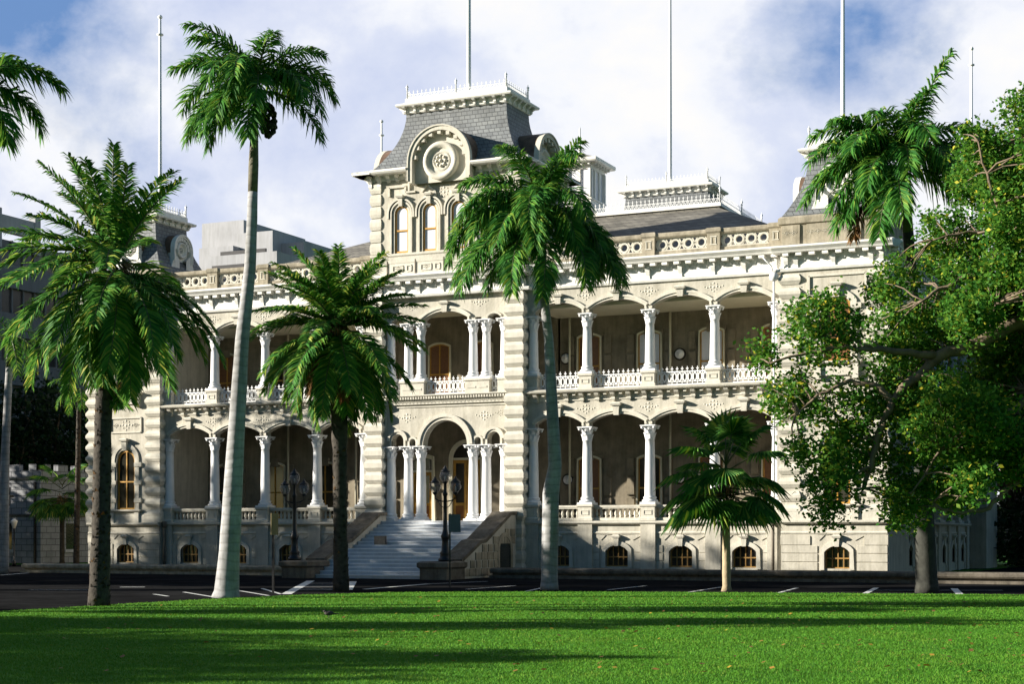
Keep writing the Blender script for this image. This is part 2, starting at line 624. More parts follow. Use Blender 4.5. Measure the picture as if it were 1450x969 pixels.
def pillow(mb, x0, x1, y0, y1, z0, z1, o=.07, c=.07, mat=None, back=0):
    b = o if back else 0
    mb.loft([(x0, x1, y0, y1, z0), (x0 - o, x1 + o, y0 - o, y1 + b, z0 + c), (x0 - o, x1 + o, y0 - o, y1 + b, z1 - c), (x0, x1, y0, y1, z1)], mat)


def quoins(mb, x0, x1, y0, y1, z0, z1, h, gap=.035, o=.07, mat=None):
    n = max(1, round((z1 - z0) / h))
    h = (z1 - z0) / n
    for i in range(n):
        k = .0 if i % 2 else .05
        pillow(mb, x0, x1, y0, y1, z0 + i * h + gap / 2, z0 + (i + 1) * h - gap / 2, o, min(.17, h * .28), mat)


def pendant(mb, x, y, z0, z1, wd, pr, mat):
    """scrolled bracket"""
    h = z1 - z0
    mb.loft([(x - wd * .25, x + wd * .25, y - pr * .15, y, z0), (x - wd * .5, x + wd * .5, y - pr * .35, y, z0 + h * .25),
             (x - wd * .4, x + wd * .4, y - pr * .3, y, z0 + h * .45), (x - wd * .5, x + wd * .5, y - pr * .8, y, z0 + h * .75), (x - wd * .5, x + wd * .5, y - pr, y, z1)], mat)


def flourish(mb, x, z, y, sc, mat):
    for dx, dz, r in ((0, 0, .1), (.16, .03, .075), (-.16, .03, .075), (.3, .0, .07), (-.3, .0, .07), (.43, .05, .055), (-.43, .05, .055), (0, .19, .08), (0, -.18, .07), (.13, -.1, .05), (-.13, -.1, .05), (.15, .15, .05), (-.15, .15, .05)):
        r *= sc * .85
        cx, cz = x + dx * sc, z + dz * sc
        mb.add([(cx - r, y, cz), (cx, y, cz - r), (cx + r, y, cz), (cx, y, cz + r), (cx, y - .035, cz)], [(0, 1, 4), (1, 2, 4), (2, 3, 4), (3, 0, 4)], mat)


def keystone(mb, x, z0, z1, y, wd=.3, pr=.16, mat=None):
    h = z1 - z0
    mb.loft([(x - wd * .36, x + wd * .36, y - pr * .7, y, z0), (x - wd * .5, x + wd * .5, y - pr, y, z1 - .16)], mat)
    mb.loft([(x - wd * .66, x + wd * .66, y - pr * 1.35, y, z1 - .16), (x - wd * .8, x + wd * .8, y - pr * 1.6, y, z1 - .07), (x - wd * .5, x + wd * .5, y - pr * 1.2, y, z1)], mat)


# --- columns: one master mesh per kind
def column_parts(h, r, cap):
    s = MB(WHITE_C)
    s.box(-r * 1.5, r * 1.5, -r * 1.5, r * 1.5, 0, .09)
    hs = h - cap
    prof = [(r * 1.48, .09), (r * 1.5, .14), (r * 1.42, .19), (r * 1.16, .21), (r * 1.14, .25), (r * 1.26, .28), (r * 1.2, .33), (r * 1.02, .36)]
    for i in range(9):
        q = i / 8
        prof.append((r * (1 - .17 * q ** 1.4), .38 + (hs - .44) * q))
    prof += [(r * .92, hs - .05), (r * .92, hs - .01), (r * .84, hs)]
    s.lathe(0, 0, prof, 20)
    c = MB(WHITE_C)
    c.lathe(0, 0, [(r * .84, hs), (r * .86, hs + cap * .5), (r * 1.0, hs + cap * .75), (r * 1.3, hs + cap * .88)], 16)
    for tier, (zb, hh, ro) in enumerate(((0, .44, 1.22), (.3, .42, 1.34))):
        for k in range(8):
            a = 2 * math.pi * (k + .5 * tier) / 8
            ca, sa = math.cos(a), math.sin(a)
            def P(rad, tz, z):
                return (r * rad * ca - tz * sa, r * rad * sa + tz * ca, hs + cap * z)
            wv = r * .34
            c.add([P(.86, -wv, zb), P(.86, wv, zb), P(1.0, wv * 1.1, zb + hh * .6), P(1.0, -wv * 1.1, zb + hh * .6), P(ro, wv * .7, zb + hh), P(ro, -wv * .7, zb + hh), P(ro * 1.02, 0, zb + hh * .82)],
                  [(0, 1, 2, 3), (3, 2, 4, 5), (5, 4, 6)])
    for k in range(4):
        a = math.pi / 4 + k * math.pi / 2
        x, y = r * 1.62 * math.cos(a), r * 1.62 * math.sin(a)
        c.lathe(x, y, [(.02, hs + cap * .7), (r * .26, hs + cap * .76), (r * .3, hs + cap * .84), (r * .2, hs + cap * .9)], 8)
    q = r * 1.5
    c.loft([(-q * .92, q * .92, -q * .92, q * .92, hs + cap * .88), (-q, q, -q, q, hs + cap * .93), (-q, q, -q, q, h)])
    return s.mesh('column'), c.mesh('capital')


COLS = {'low': column_parts(3.65, .25, .6), 'high': column_parts(2.84, .235, .58), 'tlow': column_parts(3.67, .25, .54), 'thigh': column_parts(2.86, .225, .55)}


def column(kind, x, y, z, parent=palace, mtx=None):
    a, b = COLS[kind]
    p = Vector((x, y, z))
    rz = 0
    if mtx:
        p = mtx[0] @ p
        rz = mtx[1]
    o = link('column', a, parent, p, rz)
    link('capital', b, o)
    return o


# --- windows: panes are sub-parts
def arched_window(kind, w, h, rise, pane, frame=OCHRE, casing=None, bars=1):
    f = MB(frame)
    hw = w / 2
    if casing:
        f.band(0, hw, h - rise, rise, .1, -.1, .02, 0, casing)
        f.box(-hw - .1, hw + .1, -.12, .02, -.06, 0, casing)
    f.band(0, hw - .07, h - rise, rise - .06 if rise < hw - .01 else hw - .07, .075, -.05, .02, 0)
    f.box(-hw + .02, hw - .02, -.052, .018, 0.002, .09)
    f.box(-hw + .06, hw - .06, -.056, .02, h * .46, h * .46 + .075)
    if bars:
        f.box(-.03, .03, -.048, .016, .09, h - .06)
    g = MB(pane)
    g.disc_fill(0, hw - .02, .03, h - rise, rise if rise < hw - .02 else hw - .02, 0)
    return (f.mesh(kind), g.mesh('pane'))


WIN = {}
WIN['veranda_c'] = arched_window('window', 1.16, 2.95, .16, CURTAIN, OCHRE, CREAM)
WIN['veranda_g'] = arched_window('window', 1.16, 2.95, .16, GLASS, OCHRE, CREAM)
WIN['veranda_b'] = arched_window('window', 1.16, 2.95, .16, PALE_PANE, OCHRE, CREAM)
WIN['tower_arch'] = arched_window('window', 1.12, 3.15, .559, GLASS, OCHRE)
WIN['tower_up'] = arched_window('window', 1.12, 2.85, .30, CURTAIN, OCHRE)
WIN['attic'] = arched_window('window', .74, 2.3, .369, PALE_PANE, OCHRE, None, 0)
# --- basement lattice window
def lattice():
    f = MB(LWOOD)
    f.band(0, .5, .72, .26, .09, -.06, .04, 0)
    for x in (-.27, -.02, .23):
        f.box(x, x + .045, -.04, .0, 0, .95)
    f.box(-.55, .55, -.045, .003, .42, .48)
    f.box(-.55, .55, -.05, .004, 0, .06)
    g = MB(GLASS)
    g.disc_fill(0, .53, .01, .72, .27, .03)
    return f.mesh('basement_window'), g.mesh('pane')
WIN['basement'] = lattice()


def window(kind, x, y, z, mtx=None, parent=palace, extra=0):
    a, b = WIN[kind]
    p = Vector((x, y, z))
    rz = extra
    if mtx:
        p = mtx[0] @ p
        rz += mtx[1]
    o = link(a.name.split('.')[0], a, parent, p, rz)
    link('pane', b, o)
    return o


def wall_lamp(x, y, z, mtx=None):
    m = MB(BLACK)
    m.lathe_y(0, 0, [(.30, 0), (.30, -.05), (.24, -.07)], 20)
    g = MB(WHITE_C)
    g.lathe_y(0, 0, [(.235, -.06), (.22, -.12), (.16, -.18), (.02, -.21)], 20)
    o = ob('wall_lamp', m, palace, mtx[0] @ Vector((x, y, z)) if mtx else (x, y, z), mtx[1] if mtx else 0)
    ob('globe', g, o)


# --- iron railing of the upper veranda
RAIL = {}
def railing(x0, x1, z, y, mtx=None):
    key = round(x1 - x0, 2)
    if key not in RAIL:
        m = MB(IRON)
        L = x1 - x0
        n = max(2, round(L / .25))
        st = L / n
        m.box(0, L, -.03, .03, .02, .09)
        m.box(0, L, -.025, .025, .62, .67)
        m.box(0, L, -.022, .022, .16, .19)
        for i in range(n + 1):
            x = min(max(i * st, .03), L - .03)
            m.box(x - .015, x + .015, -.015, .015, .09, .88)
            m.box(x - .062, x + .062, -.018, .018, .755, .80)
        for i in range(n):
            x = (i + .5) * st
            k = 10
            vs, fs = [], []
            for j in range(k):
                a = 2 * math.pi * j / k
                for r, yy in ((1, -.018), (1, .018), (.58, .018), (.58, -.018)):
                    vs.append((x + .105 * r * math.cos(a), yy, .40 + .215 * (r if r == 1 else .72) * math.sin(a)))
            for j in range(k):
                p, q = 4 * j, 4 * ((j + 1) % k)
                for s_ in range(4):
                    t_ = (s_ + 1) % 4
                    fs.append((p + s_, p + t_, q + t_, q + s_))
            m.add(vs, fs)
        RAIL[key] = m.mesh('railing')
    p = Vector((x0, y, z))
    return link('railing', RAIL[key], palace, mtx[0] @ p if mtx else p, mtx[1] if mtx else 0)


BAL = {}
def balustrade(x0, x1, z, y, mtx=None):
    key = round(x1 - x0, 2)
    if key not in BAL:
        m = MB(STONE_L)
        L = x1 - x0
        m.box(0, L, -.16, .16, 0, .13)
        m.box(0, L, -.18, .18, .56, .62)
        m.box(0, L, -.21, .21, .62, .72)
        n = max(2, round(L / .25))
        for i in range(n):
            m.lathe((i + .5) * L / n, 0, [(.075, .13), (.075, .17), (.045, .2), (.085, .3), (.08, .36), (.04, .47), (.07, .51), (.07, .56)], 8)
        BAL[key] = m.mesh('balustrade')
    p = Vector((x0, y, z))
    return link('balustrade', BAL[key], palace, mtx[0] @ p if mtx else p, mtx[1] if mtx else 0)


def pedestal(x, y, z, h, hw, mtx=None, mat=STONE_L):
    m = MB(mat)
    m.loft([(-hw - .05, hw + .05, -hw - .05, hw, 0), (-hw - .05, hw + .05, -hw - .05, hw, .12), (-hw, hw, -hw, hw, .16), (-hw, hw, -hw, hw, h - .14), (-hw - .06, hw + .06, -hw - .06, hw, h - .1), (-hw - .06, hw + .06, -hw - .06, hw, h)])
    m.bar((-hw * .55, h * .62), (hw * .55, h * .62), .025, -hw - .025, -hw + .01)
    m.bar((-hw * .55, h * .38), (hw * .55, h * .38), .025, -hw - .025, -hw + .01)
    for sx in (-.55, .55):
        m.bar((hw * sx, h * .36), (hw * sx, h * .64), .025, -hw - .024, -hw + .01)
    p = Vector((x, y, z))
    return ob('pedestal', m, palace, mtx[0] @ p if mtx else p, mtx[1] if mtx else 0)


def vouss(mb, c, z_in, half, rise, r2, y, ztop, mat):
    """wedge stones over a basement window, cut off level at ztop"""
    for k in range(-2, 3):
        if k == 0:
            continue
        a0, a1 = R(k * 24 - 11), R(k * 24 + 11)
        pts = []
        for a, rr in ((a0, .80), (a0, r2), (a1, r2), (a1, .80)):
            pts.append((c + rr * math.sin(a) * 1.15, min(ztop, z_in - .28 + rr * math.cos(a))))
        mb.add([(x, y, z) for x, z in pts] + [(x, y + .05, z) for x, z in pts], [(0, 3, 2, 1), (0, 1, 5, 4), (1, 2, 6, 5), (2, 3, 7, 6), (3, 0, 4, 7)], mat)


def basement(mb, x0, x1, y, wins, solids, zt=2.09):
    """rusticated basement: pierced slab, proud courses, window surrounds and ledge"""
    mb.arch_wall(x0, x1, y, y + .5, GZ, zt, [(c, .56, .12, .84, .28) for c in wins], STONE)
    zs = [GZ, .02, .40, .78, 1.14]
    edges = [(x0, x0)] + [(c - .86, c + .86) for c in wins] + [(x1, x1)]
    for (a, b), (c_, d_) in zip(edges, edges[1:]):
        for za, zb in zip(zs, zs[1:]):
            if c_ - b > .08:
                pillow(mb, b + .03, c_ - .03, y - .02, y + .02, za + .012, zb - .012, .02, .015, STONE)
    for c in wins:
        mb.band(c, .56, .84, .28, .2, y - .07, y + .1, .06, STONE_L)
        keystone(mb, c, 1.08, 1.62, y - .02, .26, .14, STONE_L)
        vouss(mb, c, 1.12 + .1, .56, .28, 1.3, y - .035, 1.62, STONE)
    for (a, b), (c_, d_) in zip(edges, edges[1:]):
        lo, hi = b + (.35 if b > x0 else 0), c_ - (.35 if c_ < x1 else 0)
        if hi - lo > .2:
            pillow(mb, lo, hi, y - .02, y + .02, 1.15, 1.60, .02, .015, STONE)
    mb.loft([(x0, x1, y - .03, y + .3, 1.64), (x0, x1, y - .06, y + .3, 1.70), (x0, x1, y - .03, y + .3, 1.76)], STONE_L)
    for a, b in solids:
        mb.box(a, b, y - .13, y + .1, GZ, zt - .002, STONE)
    mb.loft([(x0, x1, y - .14, y + .5, zt), (x0, x1, y - .22, y + .5, zt + .07), (x0, x1, y - .22, y + .5, zt + .15), (x0, x1, y - .12, y + .5, zt + .17)], STONE_L)


def cornice(mb, x0, x1, y, zf0=13.35, zf1=14.09, ends=(0, 0), brk=None, st=.56):
    e0, e1 = ends
    mb.box(x0, x1, y - .05, y + .3, zf0, zf1, WHITE)
    mb.loft([(x0 - e0, x1 + e1, y - .10, y + .3, zf0 - .1), (x0 - e0, x1 + e1, y - .14, y + .3, zf0), (x0 - e0, x1 + e1, y - .09, y + .3, zf0 + .05)], WHITE)
    for x in brk or ():
        pendant(mb, x, y - .05, zf0 - .1, zf1 - .16, .2, .17, WHITE)
        pendant(mb, x - .14, y - .05, zf0 + .3, zf1 - .16, .06, .1, WHITE)
        pendant(mb, x + .14, y - .05, zf0 + .3, zf1 - .16, .06, .1, WHITE)
    n = max(1, round((x1 - x0) / st))
    for i in range(n):
        x = x0 + (i + .5) * (x1 - x0) / n
        mb.box(x - .13, x + .13, y - .42, y - .04, zf1 - .13, zf1 + .02, WHITE)
    # small row of pierced scallops under the blocks
    for i in range(n * 2):
        x = x0 + (i + .5) * (x1 - x0) / n / 2
        mb.loft([(x - .03, x + .03, y - .075, y, zf1 - .34), (x - .10, x + .10, y - .09, y, zf1 - .25), (x - .10, x + .10, y - .09, y, zf1 - .17)], WHITE)
    mb.box(x0, x1, y - .11, y + .3, zf1 - .2, zf1 + .015, WHITE)
    mb.loft([(x0 - e0, x1 + e1, y - .46, y + .5, zf1 + .02), (x0 - e0, x1 + e1, y - .50, y + .5, zf1 + .10), (x0 - e0, x1 + e1, y - .62, y + .5, zf1 + .22), (x0 - e0, x1 + e1, y - .62, y + .5, zf1 + .29), (x0 - e0, x1 + e1, y - .2, y + .5, zf1 + .39)], WHITE)


def parapet(mb, x0, x1, y, piers, z=14.47):
    """pierced stone parapet: circles linked by crossing bars"""
    mb.box(x0, x1, y, y + .3, z, z + .2, STONE_W)
    mb.loft([(x0, x1, y - .05, y + .35, z + .80), (x0, x1, y - .10, y + .4, z + .86), (x0, x1, y - .10, y + .4, z + .98), (x0, x1, y - .04, y + .34, z + 1.04)], STONE_W)
    for a, b in zip(piers, piers[1:]):
        lo, hi = a + .31, b - .31
        n = max(1, round((hi - lo) / .56))
        st = (hi - lo) / n
        for i in range(n):
            c = lo + (i + .5) * st
            mb.ring(c, z + .5, .245, .16, y + .06, y + .2, 14, STONE_L)
        for i in range(n + 1):
            c = lo + i * st
            for s1 in (-1, 1):
                q = .15
                if lo <= c + s1 * q <= hi:
                    mb.bar((c, z + .5), (c + s1 * q, z + .78), .06, y + .07, y + .19, STONE_L)
                    mb.bar((c, z + .5), (c + s1 * q, z + .22), .06, y + .07, y + .19, STONE_L)
        mb.box(lo - .06, hi + .06, y + .05, y + .21, z + .74, z + .80, STONE_L)
        mb.box(lo - .06, hi + .06, y + .05, y + .21, z + .2, z + .26, STONE_L)
    for p in piers:
        mb.loft([(p - .3, p + .3, y - .1, y + .38, z), (p - .3, p + .3, y - .1, y + .38, z + .82), (p - .36, p + .36, y - .17, y + .44, z + .9), (p - .36, p + .36, y - .17, y + .44, z + 1.03), (p - .3, p + .3, y - .1, y + .38, z + 1.09)], STONE_W)
        for dx in (-.1, .1):
            mb.box(p + dx - .02, p + dx + .02, y - .125, y, z + .36, z + .64, STONE_L)
        mb.box(p - .16, p + .16, y - .122, y, z + .66, z + .70, STONE_L)
        mb.box(p - .16, p + .16, y - .122, y, z + .30, z + .34, STONE_L)


def wing(cols, x0, x1, wins, kinds, mtx=None, bwins=None, lamps=(), pipes=()):
    """two storeys of colonnade between two towers, in the wing's own frame (front faces -y)"""
    loc, rz = ((0, 0, 0), 0) if mtx is None else (mtx[0] @ Vector((0, 0, 0)), mtx[1])
    mids = [(a + b) / 2 for a, b in zip(cols, cols[1:])]
    b = MB(STONE)
    basement(b, x0, x1, 0, mids, [(max(x0, c - .36), min(x1, c + .36)) for c in cols])
    ob('basement_wall', b, palace, loc, rz)
    for c in mids:
        window('basement', c, .22, .12, mtx)
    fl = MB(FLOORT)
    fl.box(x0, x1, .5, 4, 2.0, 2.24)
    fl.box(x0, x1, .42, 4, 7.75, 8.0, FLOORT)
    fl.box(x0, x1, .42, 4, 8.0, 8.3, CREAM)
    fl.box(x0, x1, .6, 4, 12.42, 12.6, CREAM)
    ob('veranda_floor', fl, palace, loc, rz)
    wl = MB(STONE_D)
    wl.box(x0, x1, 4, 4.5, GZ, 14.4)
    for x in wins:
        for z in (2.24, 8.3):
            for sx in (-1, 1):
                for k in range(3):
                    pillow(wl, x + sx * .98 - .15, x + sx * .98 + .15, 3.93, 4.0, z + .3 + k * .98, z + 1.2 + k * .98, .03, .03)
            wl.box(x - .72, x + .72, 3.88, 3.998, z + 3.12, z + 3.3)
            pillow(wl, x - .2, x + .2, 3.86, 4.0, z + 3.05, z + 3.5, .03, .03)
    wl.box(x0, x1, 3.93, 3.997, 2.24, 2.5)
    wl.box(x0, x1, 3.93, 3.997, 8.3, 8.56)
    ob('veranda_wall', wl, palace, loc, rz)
    for i, x in enumerate(wins):
        window(kinds[0][i], x, 3.94, 2.5, mtx)
        window(kinds[1][i], x, 3.94, 8.56, mtx)
    for x, z in lamps:
        wall_lamp(x, 3.96, z, mtx)
    for x in pipes:
        for z0, z1 in ((2.24, 7.75), (8.3, 13.05)):
            p = MB(CREAM)
            p.lathe(0, 0, [(.06, z0), (.06, min(z1, 12.42))], 8)
            q = Vector((x, 3.8, 0))
            ob('drainpipe', p, palace, mtx[0] @ q if mtx else q, rz)
    for c in cols:
        pedestal(c, .2, 2.26, .77, .34, mtx)
        column('low', c, .2, 3.03, palace, mtx)
        pedestal(c, .2, 8.46, .72, .31, mtx)
        column('high', c, .2, 9.18, palace, mtx)
    for a, c in zip(cols, cols[1:]):
        balustrade(a + .37, c - .37, 2.27, .2, mtx)
        railing(a + .34, c - .34, 8.46, .2, mtx)
    for lvl, (zc, spr, rise, zt, kt) in enumerate(((6.68, 6.88, .38, 7.95, 7.78), (12.02, 12.22, .38, 13.26, 13.02))):
        m = MB(STONE)
        ops = [((p + q) / 2, (q - p) / 2 - .19, zc, spr, rise) for p, q in zip(cols, cols[1:])]
        m.arch_wall(x0, x1, 0, .42, zc, zt, ops, STONE)
        for o in ops:
            m.band(o[0], o[1], spr, rise, .11, -.05, .1, zc + .06, STONE_L)
            m.band(o[0], o[1] + .115, spr, rise + .114, .13, -.10, .1, None, STONE_L)
            keystone(m, o[0], spr + rise - .08, kt, -.02, .34, .17, STONE_L)
        for p in cols[1:-1]:
            flourish(m, p, spr + rise + .25, 0, 1.0, STONE_L)
        ob('arcade', m, palace, loc, rz)
    # bracketed floor edge between the storeys
    m = MB(STONE_L)
    m.box(x0, x1, -.04, .4, 7.93, 8.30, STONE_L)
    n = round((x1 - x0) / .39)
    for i in range(n):
        x = x0 + (i + .5) * (x1 - x0) / n
        if i % 2:
            pendant(m, x, -.04, 7.86, 8.24, .2, .3, STONE_L)
        else:
            m.box(x - .07, x + .07, -.2, -.04, 8.16, 8.285, STONE_L)
    m.loft([(x0, x1, -.32, .5, 8.29), (x0, x1, -.37, .5, 8.33), (x0, x1, -.40, .5, 8.41), (x0, x1, -.33, .5, 8.46)], STONE_L)
    ob('floor_cornice', m, palace, loc, rz)
    m = MB(WHITE)
    brk = sorted(list(cols) + mids)
    cornice(m, x0, x1, 0, brk=[q for q in brk if x0 + .2 < q < x1 - .2])
    ob('cornice', m, palace, loc, rz)
    m = MB(STONE_W)
    parapet(m, x0, x1, .05, [x0 + .3] + list(cols[1:-1]) + [x1 - .3])
    ob('parapet', m, palace, loc, rz)


colR = [4.62, 7.38, 10.5, 13.62, 16.5]
VB, VC, VG = 'veranda_b', 'veranda_c', 'veranda_g'
wing(colR, 4.3, 16.8, [6.0, 9.15, 12.3, 15.4], [[VC, VG, VC, VC], [VC, VB, VB, VC]], lamps=[(4.75, 10.4), (10.7, 10.35), (4.85, 4.35), (10.7, 4.35)], pipes=[5.0, 10.25])
wing([-c for c in reversed(colR)], -16.8, -4.1, [-15.4, -12.3, -9.15, -6.0], [[VG, VG, VG, VC], [VC, VG, VG, VC]], lamps=[(-10.7, 10.35)], pipes=[-11.4, -7.2])
mt = (Matrix.Translation((21.0, 15.3, 0)) @ Matrix.Rotation(R(90), 4, 'Z'), R(90))
wing([-9.3, -6.2, -3.1, 0, 3.1, 6.2, 9.3], -9.9, 9.9, [-7.7, -4.6, -1.5, 1.5, 4.6, 7.7], [[VG] * 6, [VG] * 6], mt)


# --- roof pieces
def mansard(mb, cx, cy, a0, b0, z0, a1, b1, z1, mat=SLATE, n=10):
    rs = []
    for i in range(n + 1):
        q = i / n
        e = (1 - q) ** 1.9
        a, b = a1 + (a0 - a1) * e, b1 + (b0 - b1) * e
        rs.append((cx - a, cx + a, cy - b, cy + b, z0 + (z1 - z0) * q))
    mb.loft(rs, mat)


def side_frames(cx, cy, a, b):
    """(matrix, length) of each side of a rectangle, the side's own x running along it and -y outward"""
    for k, (L, d) in enumerate(((2 * a, b), (2 * b, a), (2 * a, b), (2 * b, a))):
        yield Matrix.Translation((cx, cy, 0)) @ Matrix.Rotation(k * math.pi / 2, 4, 'Z') @ Matrix.Translation((-L / 2, -d, 0)), L


def crown_cornice(mb, cx, cy, a, b, z, h=.32, mat=WHITE, over=.42):
    mb.loft([(cx - a - .05, cx + a + .05, cy - b - .05, cy + b + .05, z), (cx - a - .1, cx + a + .1, cy - b - .1, cy + b + .1, z + .05), (cx - a - .1, cx + a + .1, cy - b - .1, cy + b + .1, z + h)], mat)
    o = a + over - a
    zz = z + h
    mb.loft([(cx - a - over + .04, cx + a + over - .04, cy - b - over + .04, cy + b + over - .04, zz), (cx - a - over, cx + a + over, cy - b - over, cy + b + over, zz + .06), (cx - a - over, cx + a + over, cy - b - over, cy + b + over, zz + .12),
             (cx - a - over + .22, cx + a + over - .22, cy - b - over + .22, cy + b + over - .22, zz + .2), (cx - a - .05, cx + a + .05, cy - b - .05, cy + b + .05, zz + .21), (cx - a - .05, cx + a + .05, cy - b - .05, cy + b + .05, zz + .46)], mat)
    for M, L in side_frames(cx, cy, a, b):
        mb.M = M
        n = max(2, round(L / .56))
        for i in range(n + 1):
            x = i * L / n
            pendant(mb, x, -.1, z + .02, zz + .002, .14, over - .14, mat)
            if i < n:
                mb.band(x + L / n / 2, L / n * .34, z + .12, .1, .05, -.13, -.09, None, mat, 6)
    mb.M = None
    return zz + .46


def cresting(mb, cx, cy, a, b, z, h=.42, mat=IRON):
    for M, L in side_frames(cx, cy, a, b):
        mb.M = M
        mb.box(0, L, -.012, .012, z + .03, z + .06, mat)
        mb.box(0, L, -.012, .012, z + h * .45, z + h * .45 + .025, mat)
        n = max(2, round(L / .24))
        for i in range(n):
            x = (i + .5) * L / n
            s = L / n
            mb.box(x - .012, x + .012, -.012, .012, z, z + h * .95, mat)
            mb.box(x - .045, x + .045, -.01, .01, z + h * .74, z + h * .80, mat)
            mb.bar((x - s / 2, z + .05), (x, z + h * .6), .022, -.01, .01, mat)
            mb.bar((x + s / 2, z + .05), (x, z + h * .6), .022, -.01, .01, mat)
        for x in ((0, L / 2) if L > 3.5 else (0,)):
            mb.lathe(x, 0, [(.04, z), (.035, z + h * 1.1), (.07, z + h * 1.15), (.03, z + h * 1.25), (.08, z + h * 1.45), (.02, z + h * 1.6), (.012, z + h * 1.8)], 8, mat)
    mb.M = None


def bullseye(mb, x, y0, y1, zc, ro, zleg, M=None, mat=STONE_L, roofm=RUST, rec=.55):
    """round-headed dormer: barrel hood on two legs, with a carved wheel in its face"""
    mb.M = M
    th = .2 * ro / 1.7
    mb.band(x, ro - th, zc, ro - th, th, y0, y1, zleg, mat, 20)
    mb.band(x, ro, zc, ro, .07, y0 - .05, y0 + .22, zleg + .1, mat, 20)
    mb.band(x, ro + .01, zc, ro + .01, .05, y0 + .2, y1 + .05, zc - .2, roofm, 20)
    mb.disc_fill(x, ro - th, zleg, zc, ro - th - .001, y0 + rec * ro / 1.7, mat, 20)
    for k in range(9):
        a = math.pi * (k + .5) / 9
        c_, s_ = math.cos(a), math.sin(a)
        q = ro - th - .09
        mb.box(x + q * c_ - .09, x + q * c_ + .09, y0 + .05, y0 + .3, zc + q * s_ - .09, zc + q * s_ + .09, mat)
    yw = y0 + rec * ro / 1.7
    sc = ro / 1.7
    mb.lathe_y(x, zc + .0 * sc, [(.98 * sc, yw), (.98 * sc, yw - .16), (.86 * sc, yw - .24), (.74 * sc, yw - .22), (.66 * sc, yw - .1), (.50 * sc, yw - .06), (.46 * sc, yw - .12), (.40 * sc, yw - .06), (.02, yw - .05)], 28, mat)
    for k in range(8):
        a = 2 * math.pi * k / 8
        mb.lathe_y(x + .25 * sc * math.cos(a), zc + .25 * sc * math.sin(a), [(.09 * sc, yw - .05), (.08 * sc, yw - .13), (.02, yw - .15)], 8, mat)
    mb.lathe_y(x, zc, [(.1 * sc, yw - .05), (.09 * sc, yw - .17), (.01, yw - .2)], 8, mat)
    mb.M = None
    for q in (-1, 1):
        pass


def flagpole(x, y, z0, z1, r, parent, ball=True):
    m = MB(WHITE_C)
    m.lathe(0, 0, [(r * 2.2, 0), (r * 2.2, .25), (r * 1.2, .32), (r, .5), (r * .62, z1 - z0)], 10)
    if ball:
        h = z1 - z0
        m.lathe(0, 0, [(.04, h - .9), (.18, h - .85), (.18, h - .78), (.03, h - .75)], 10)
        m.lathe(0, 0, [(.02, h), (.03, h + .02), (.11, h + .08), (.13, h + .16), (.09, h + .24), (.01, h + .28)], 10)
    return ob('flagpole', m, parent, (x, y, z0))


# --- central tower
TX, TY = .1, -.45
ct = MB(STONE)
y = TY
for sx in (-1, 1):
    a, b = sorted((TX + sx * 3.42, TX + sx * 4.22))
    ct.box(a, b, y, .75, 2.24, 13.3, STONE)
    ct.box(a + .1, b - .1, .75, 4.0, 7.7, 8.3, CREAM)
    ct.box(a + .1, b - .1, .75, 4.0, 12.85, 13.3, CREAM)
    quoins(ct, a, b, y - .02, y + .75, 2.3, 13.25, .61, .03, .115, STONE_L)
    ct.box(a, b, y - .1, 4.2, GZ, 2.24, STONE)
    quoins(ct, a, b, y - .12, y + .7, GZ, 2.1, .6, .03, .06, STONE_L)
y2 = TY + .25
big, sml, tny = (TX, 1.2, 5.9, 6.0, 1.199), .34, .17
ops = [big]
for sx in (-1, 1):
    ops += [(TX + sx * 2.62, .34, 5.9, 6.24, .339), (TX + sx * 1.775, .17, 5.9, 6.16, .169)]
ct.arch_wall(TX - 3.42, TX + 3.42, y2, y2 + .45, 5.9, 8.1, ops, STONE)
ct.band(TX, 1.2, 6.0, 1.199, .14, y2 - .07, y2 + .1, 5.95, STONE_L, 24)
ct.band(TX, 1.345, 6.0, 1.344, .16, y2 - .13, y2 + .1, None, STONE_L, 24)
for sx in (-1, 1):
    ct.band(TX + sx * 2.62, .34, 6.24, .339, .1, y2 - .06, y2 + .1, 5.95, STONE_L)
    ct.band(TX + sx * 2.62, .445, 6.24, .444, .12, y2 - .11, y2 + .1, None, STONE_L)
    ct.band(TX + sx * 1.775, .17, 6.16, .169, .1, y2 - .07, y2 + .1, 5.95, STONE_L)
    flourish(ct, TX + sx * 2.1, 7.35, y2, 1.0, STONE_L)
    flourish(ct, TX + sx * 2.95, 7.45, y2, .62, STONE_L)
    ct.box(TX + sx * 3.28 - .03, TX + sx * 3.28 + .03, y2 - .05, y2, 6.6, 7.85, STONE_L)
ct.box(TX - 3.31, TX + 3.31, y2 - .052, y2, 7.86, 7.92, STONE_L)
# entablature: patterned band, dentils, slab
ct.box(TX - 3.42, TX + 3.42, y2 - .12, y2 + .4, 8.0, 8.22, STONE_L)
for i in range(34):
    x = TX - 3.3 + i * .2
    flourish(ct, x, 8.11, y2 - .12, .34, STONE_L)
for i in range(48):
    x = TX - 3.35 + i * .1426
    ct.box(x - .04, x + .04, y2 - .24, y2, 8.25, 8.36, STONE_L)
ct.loft([(TX - 3.42, TX + 3.42, y2 - .22, y2 + .4, 8.22), (TX - 3.42, TX + 3.42, y2 - .14, y2 + .4, 8.25), (TX - 3.42, TX + 3.42, y2 - .14, y2 + .4, 8.37), (TX - 3.42, TX + 3.42, y2 - .28, y2 + .4, 8.40), (TX - 3.42, TX + 3.42, y2 - .28, y2 + .4, 8.46)], STONE_L)
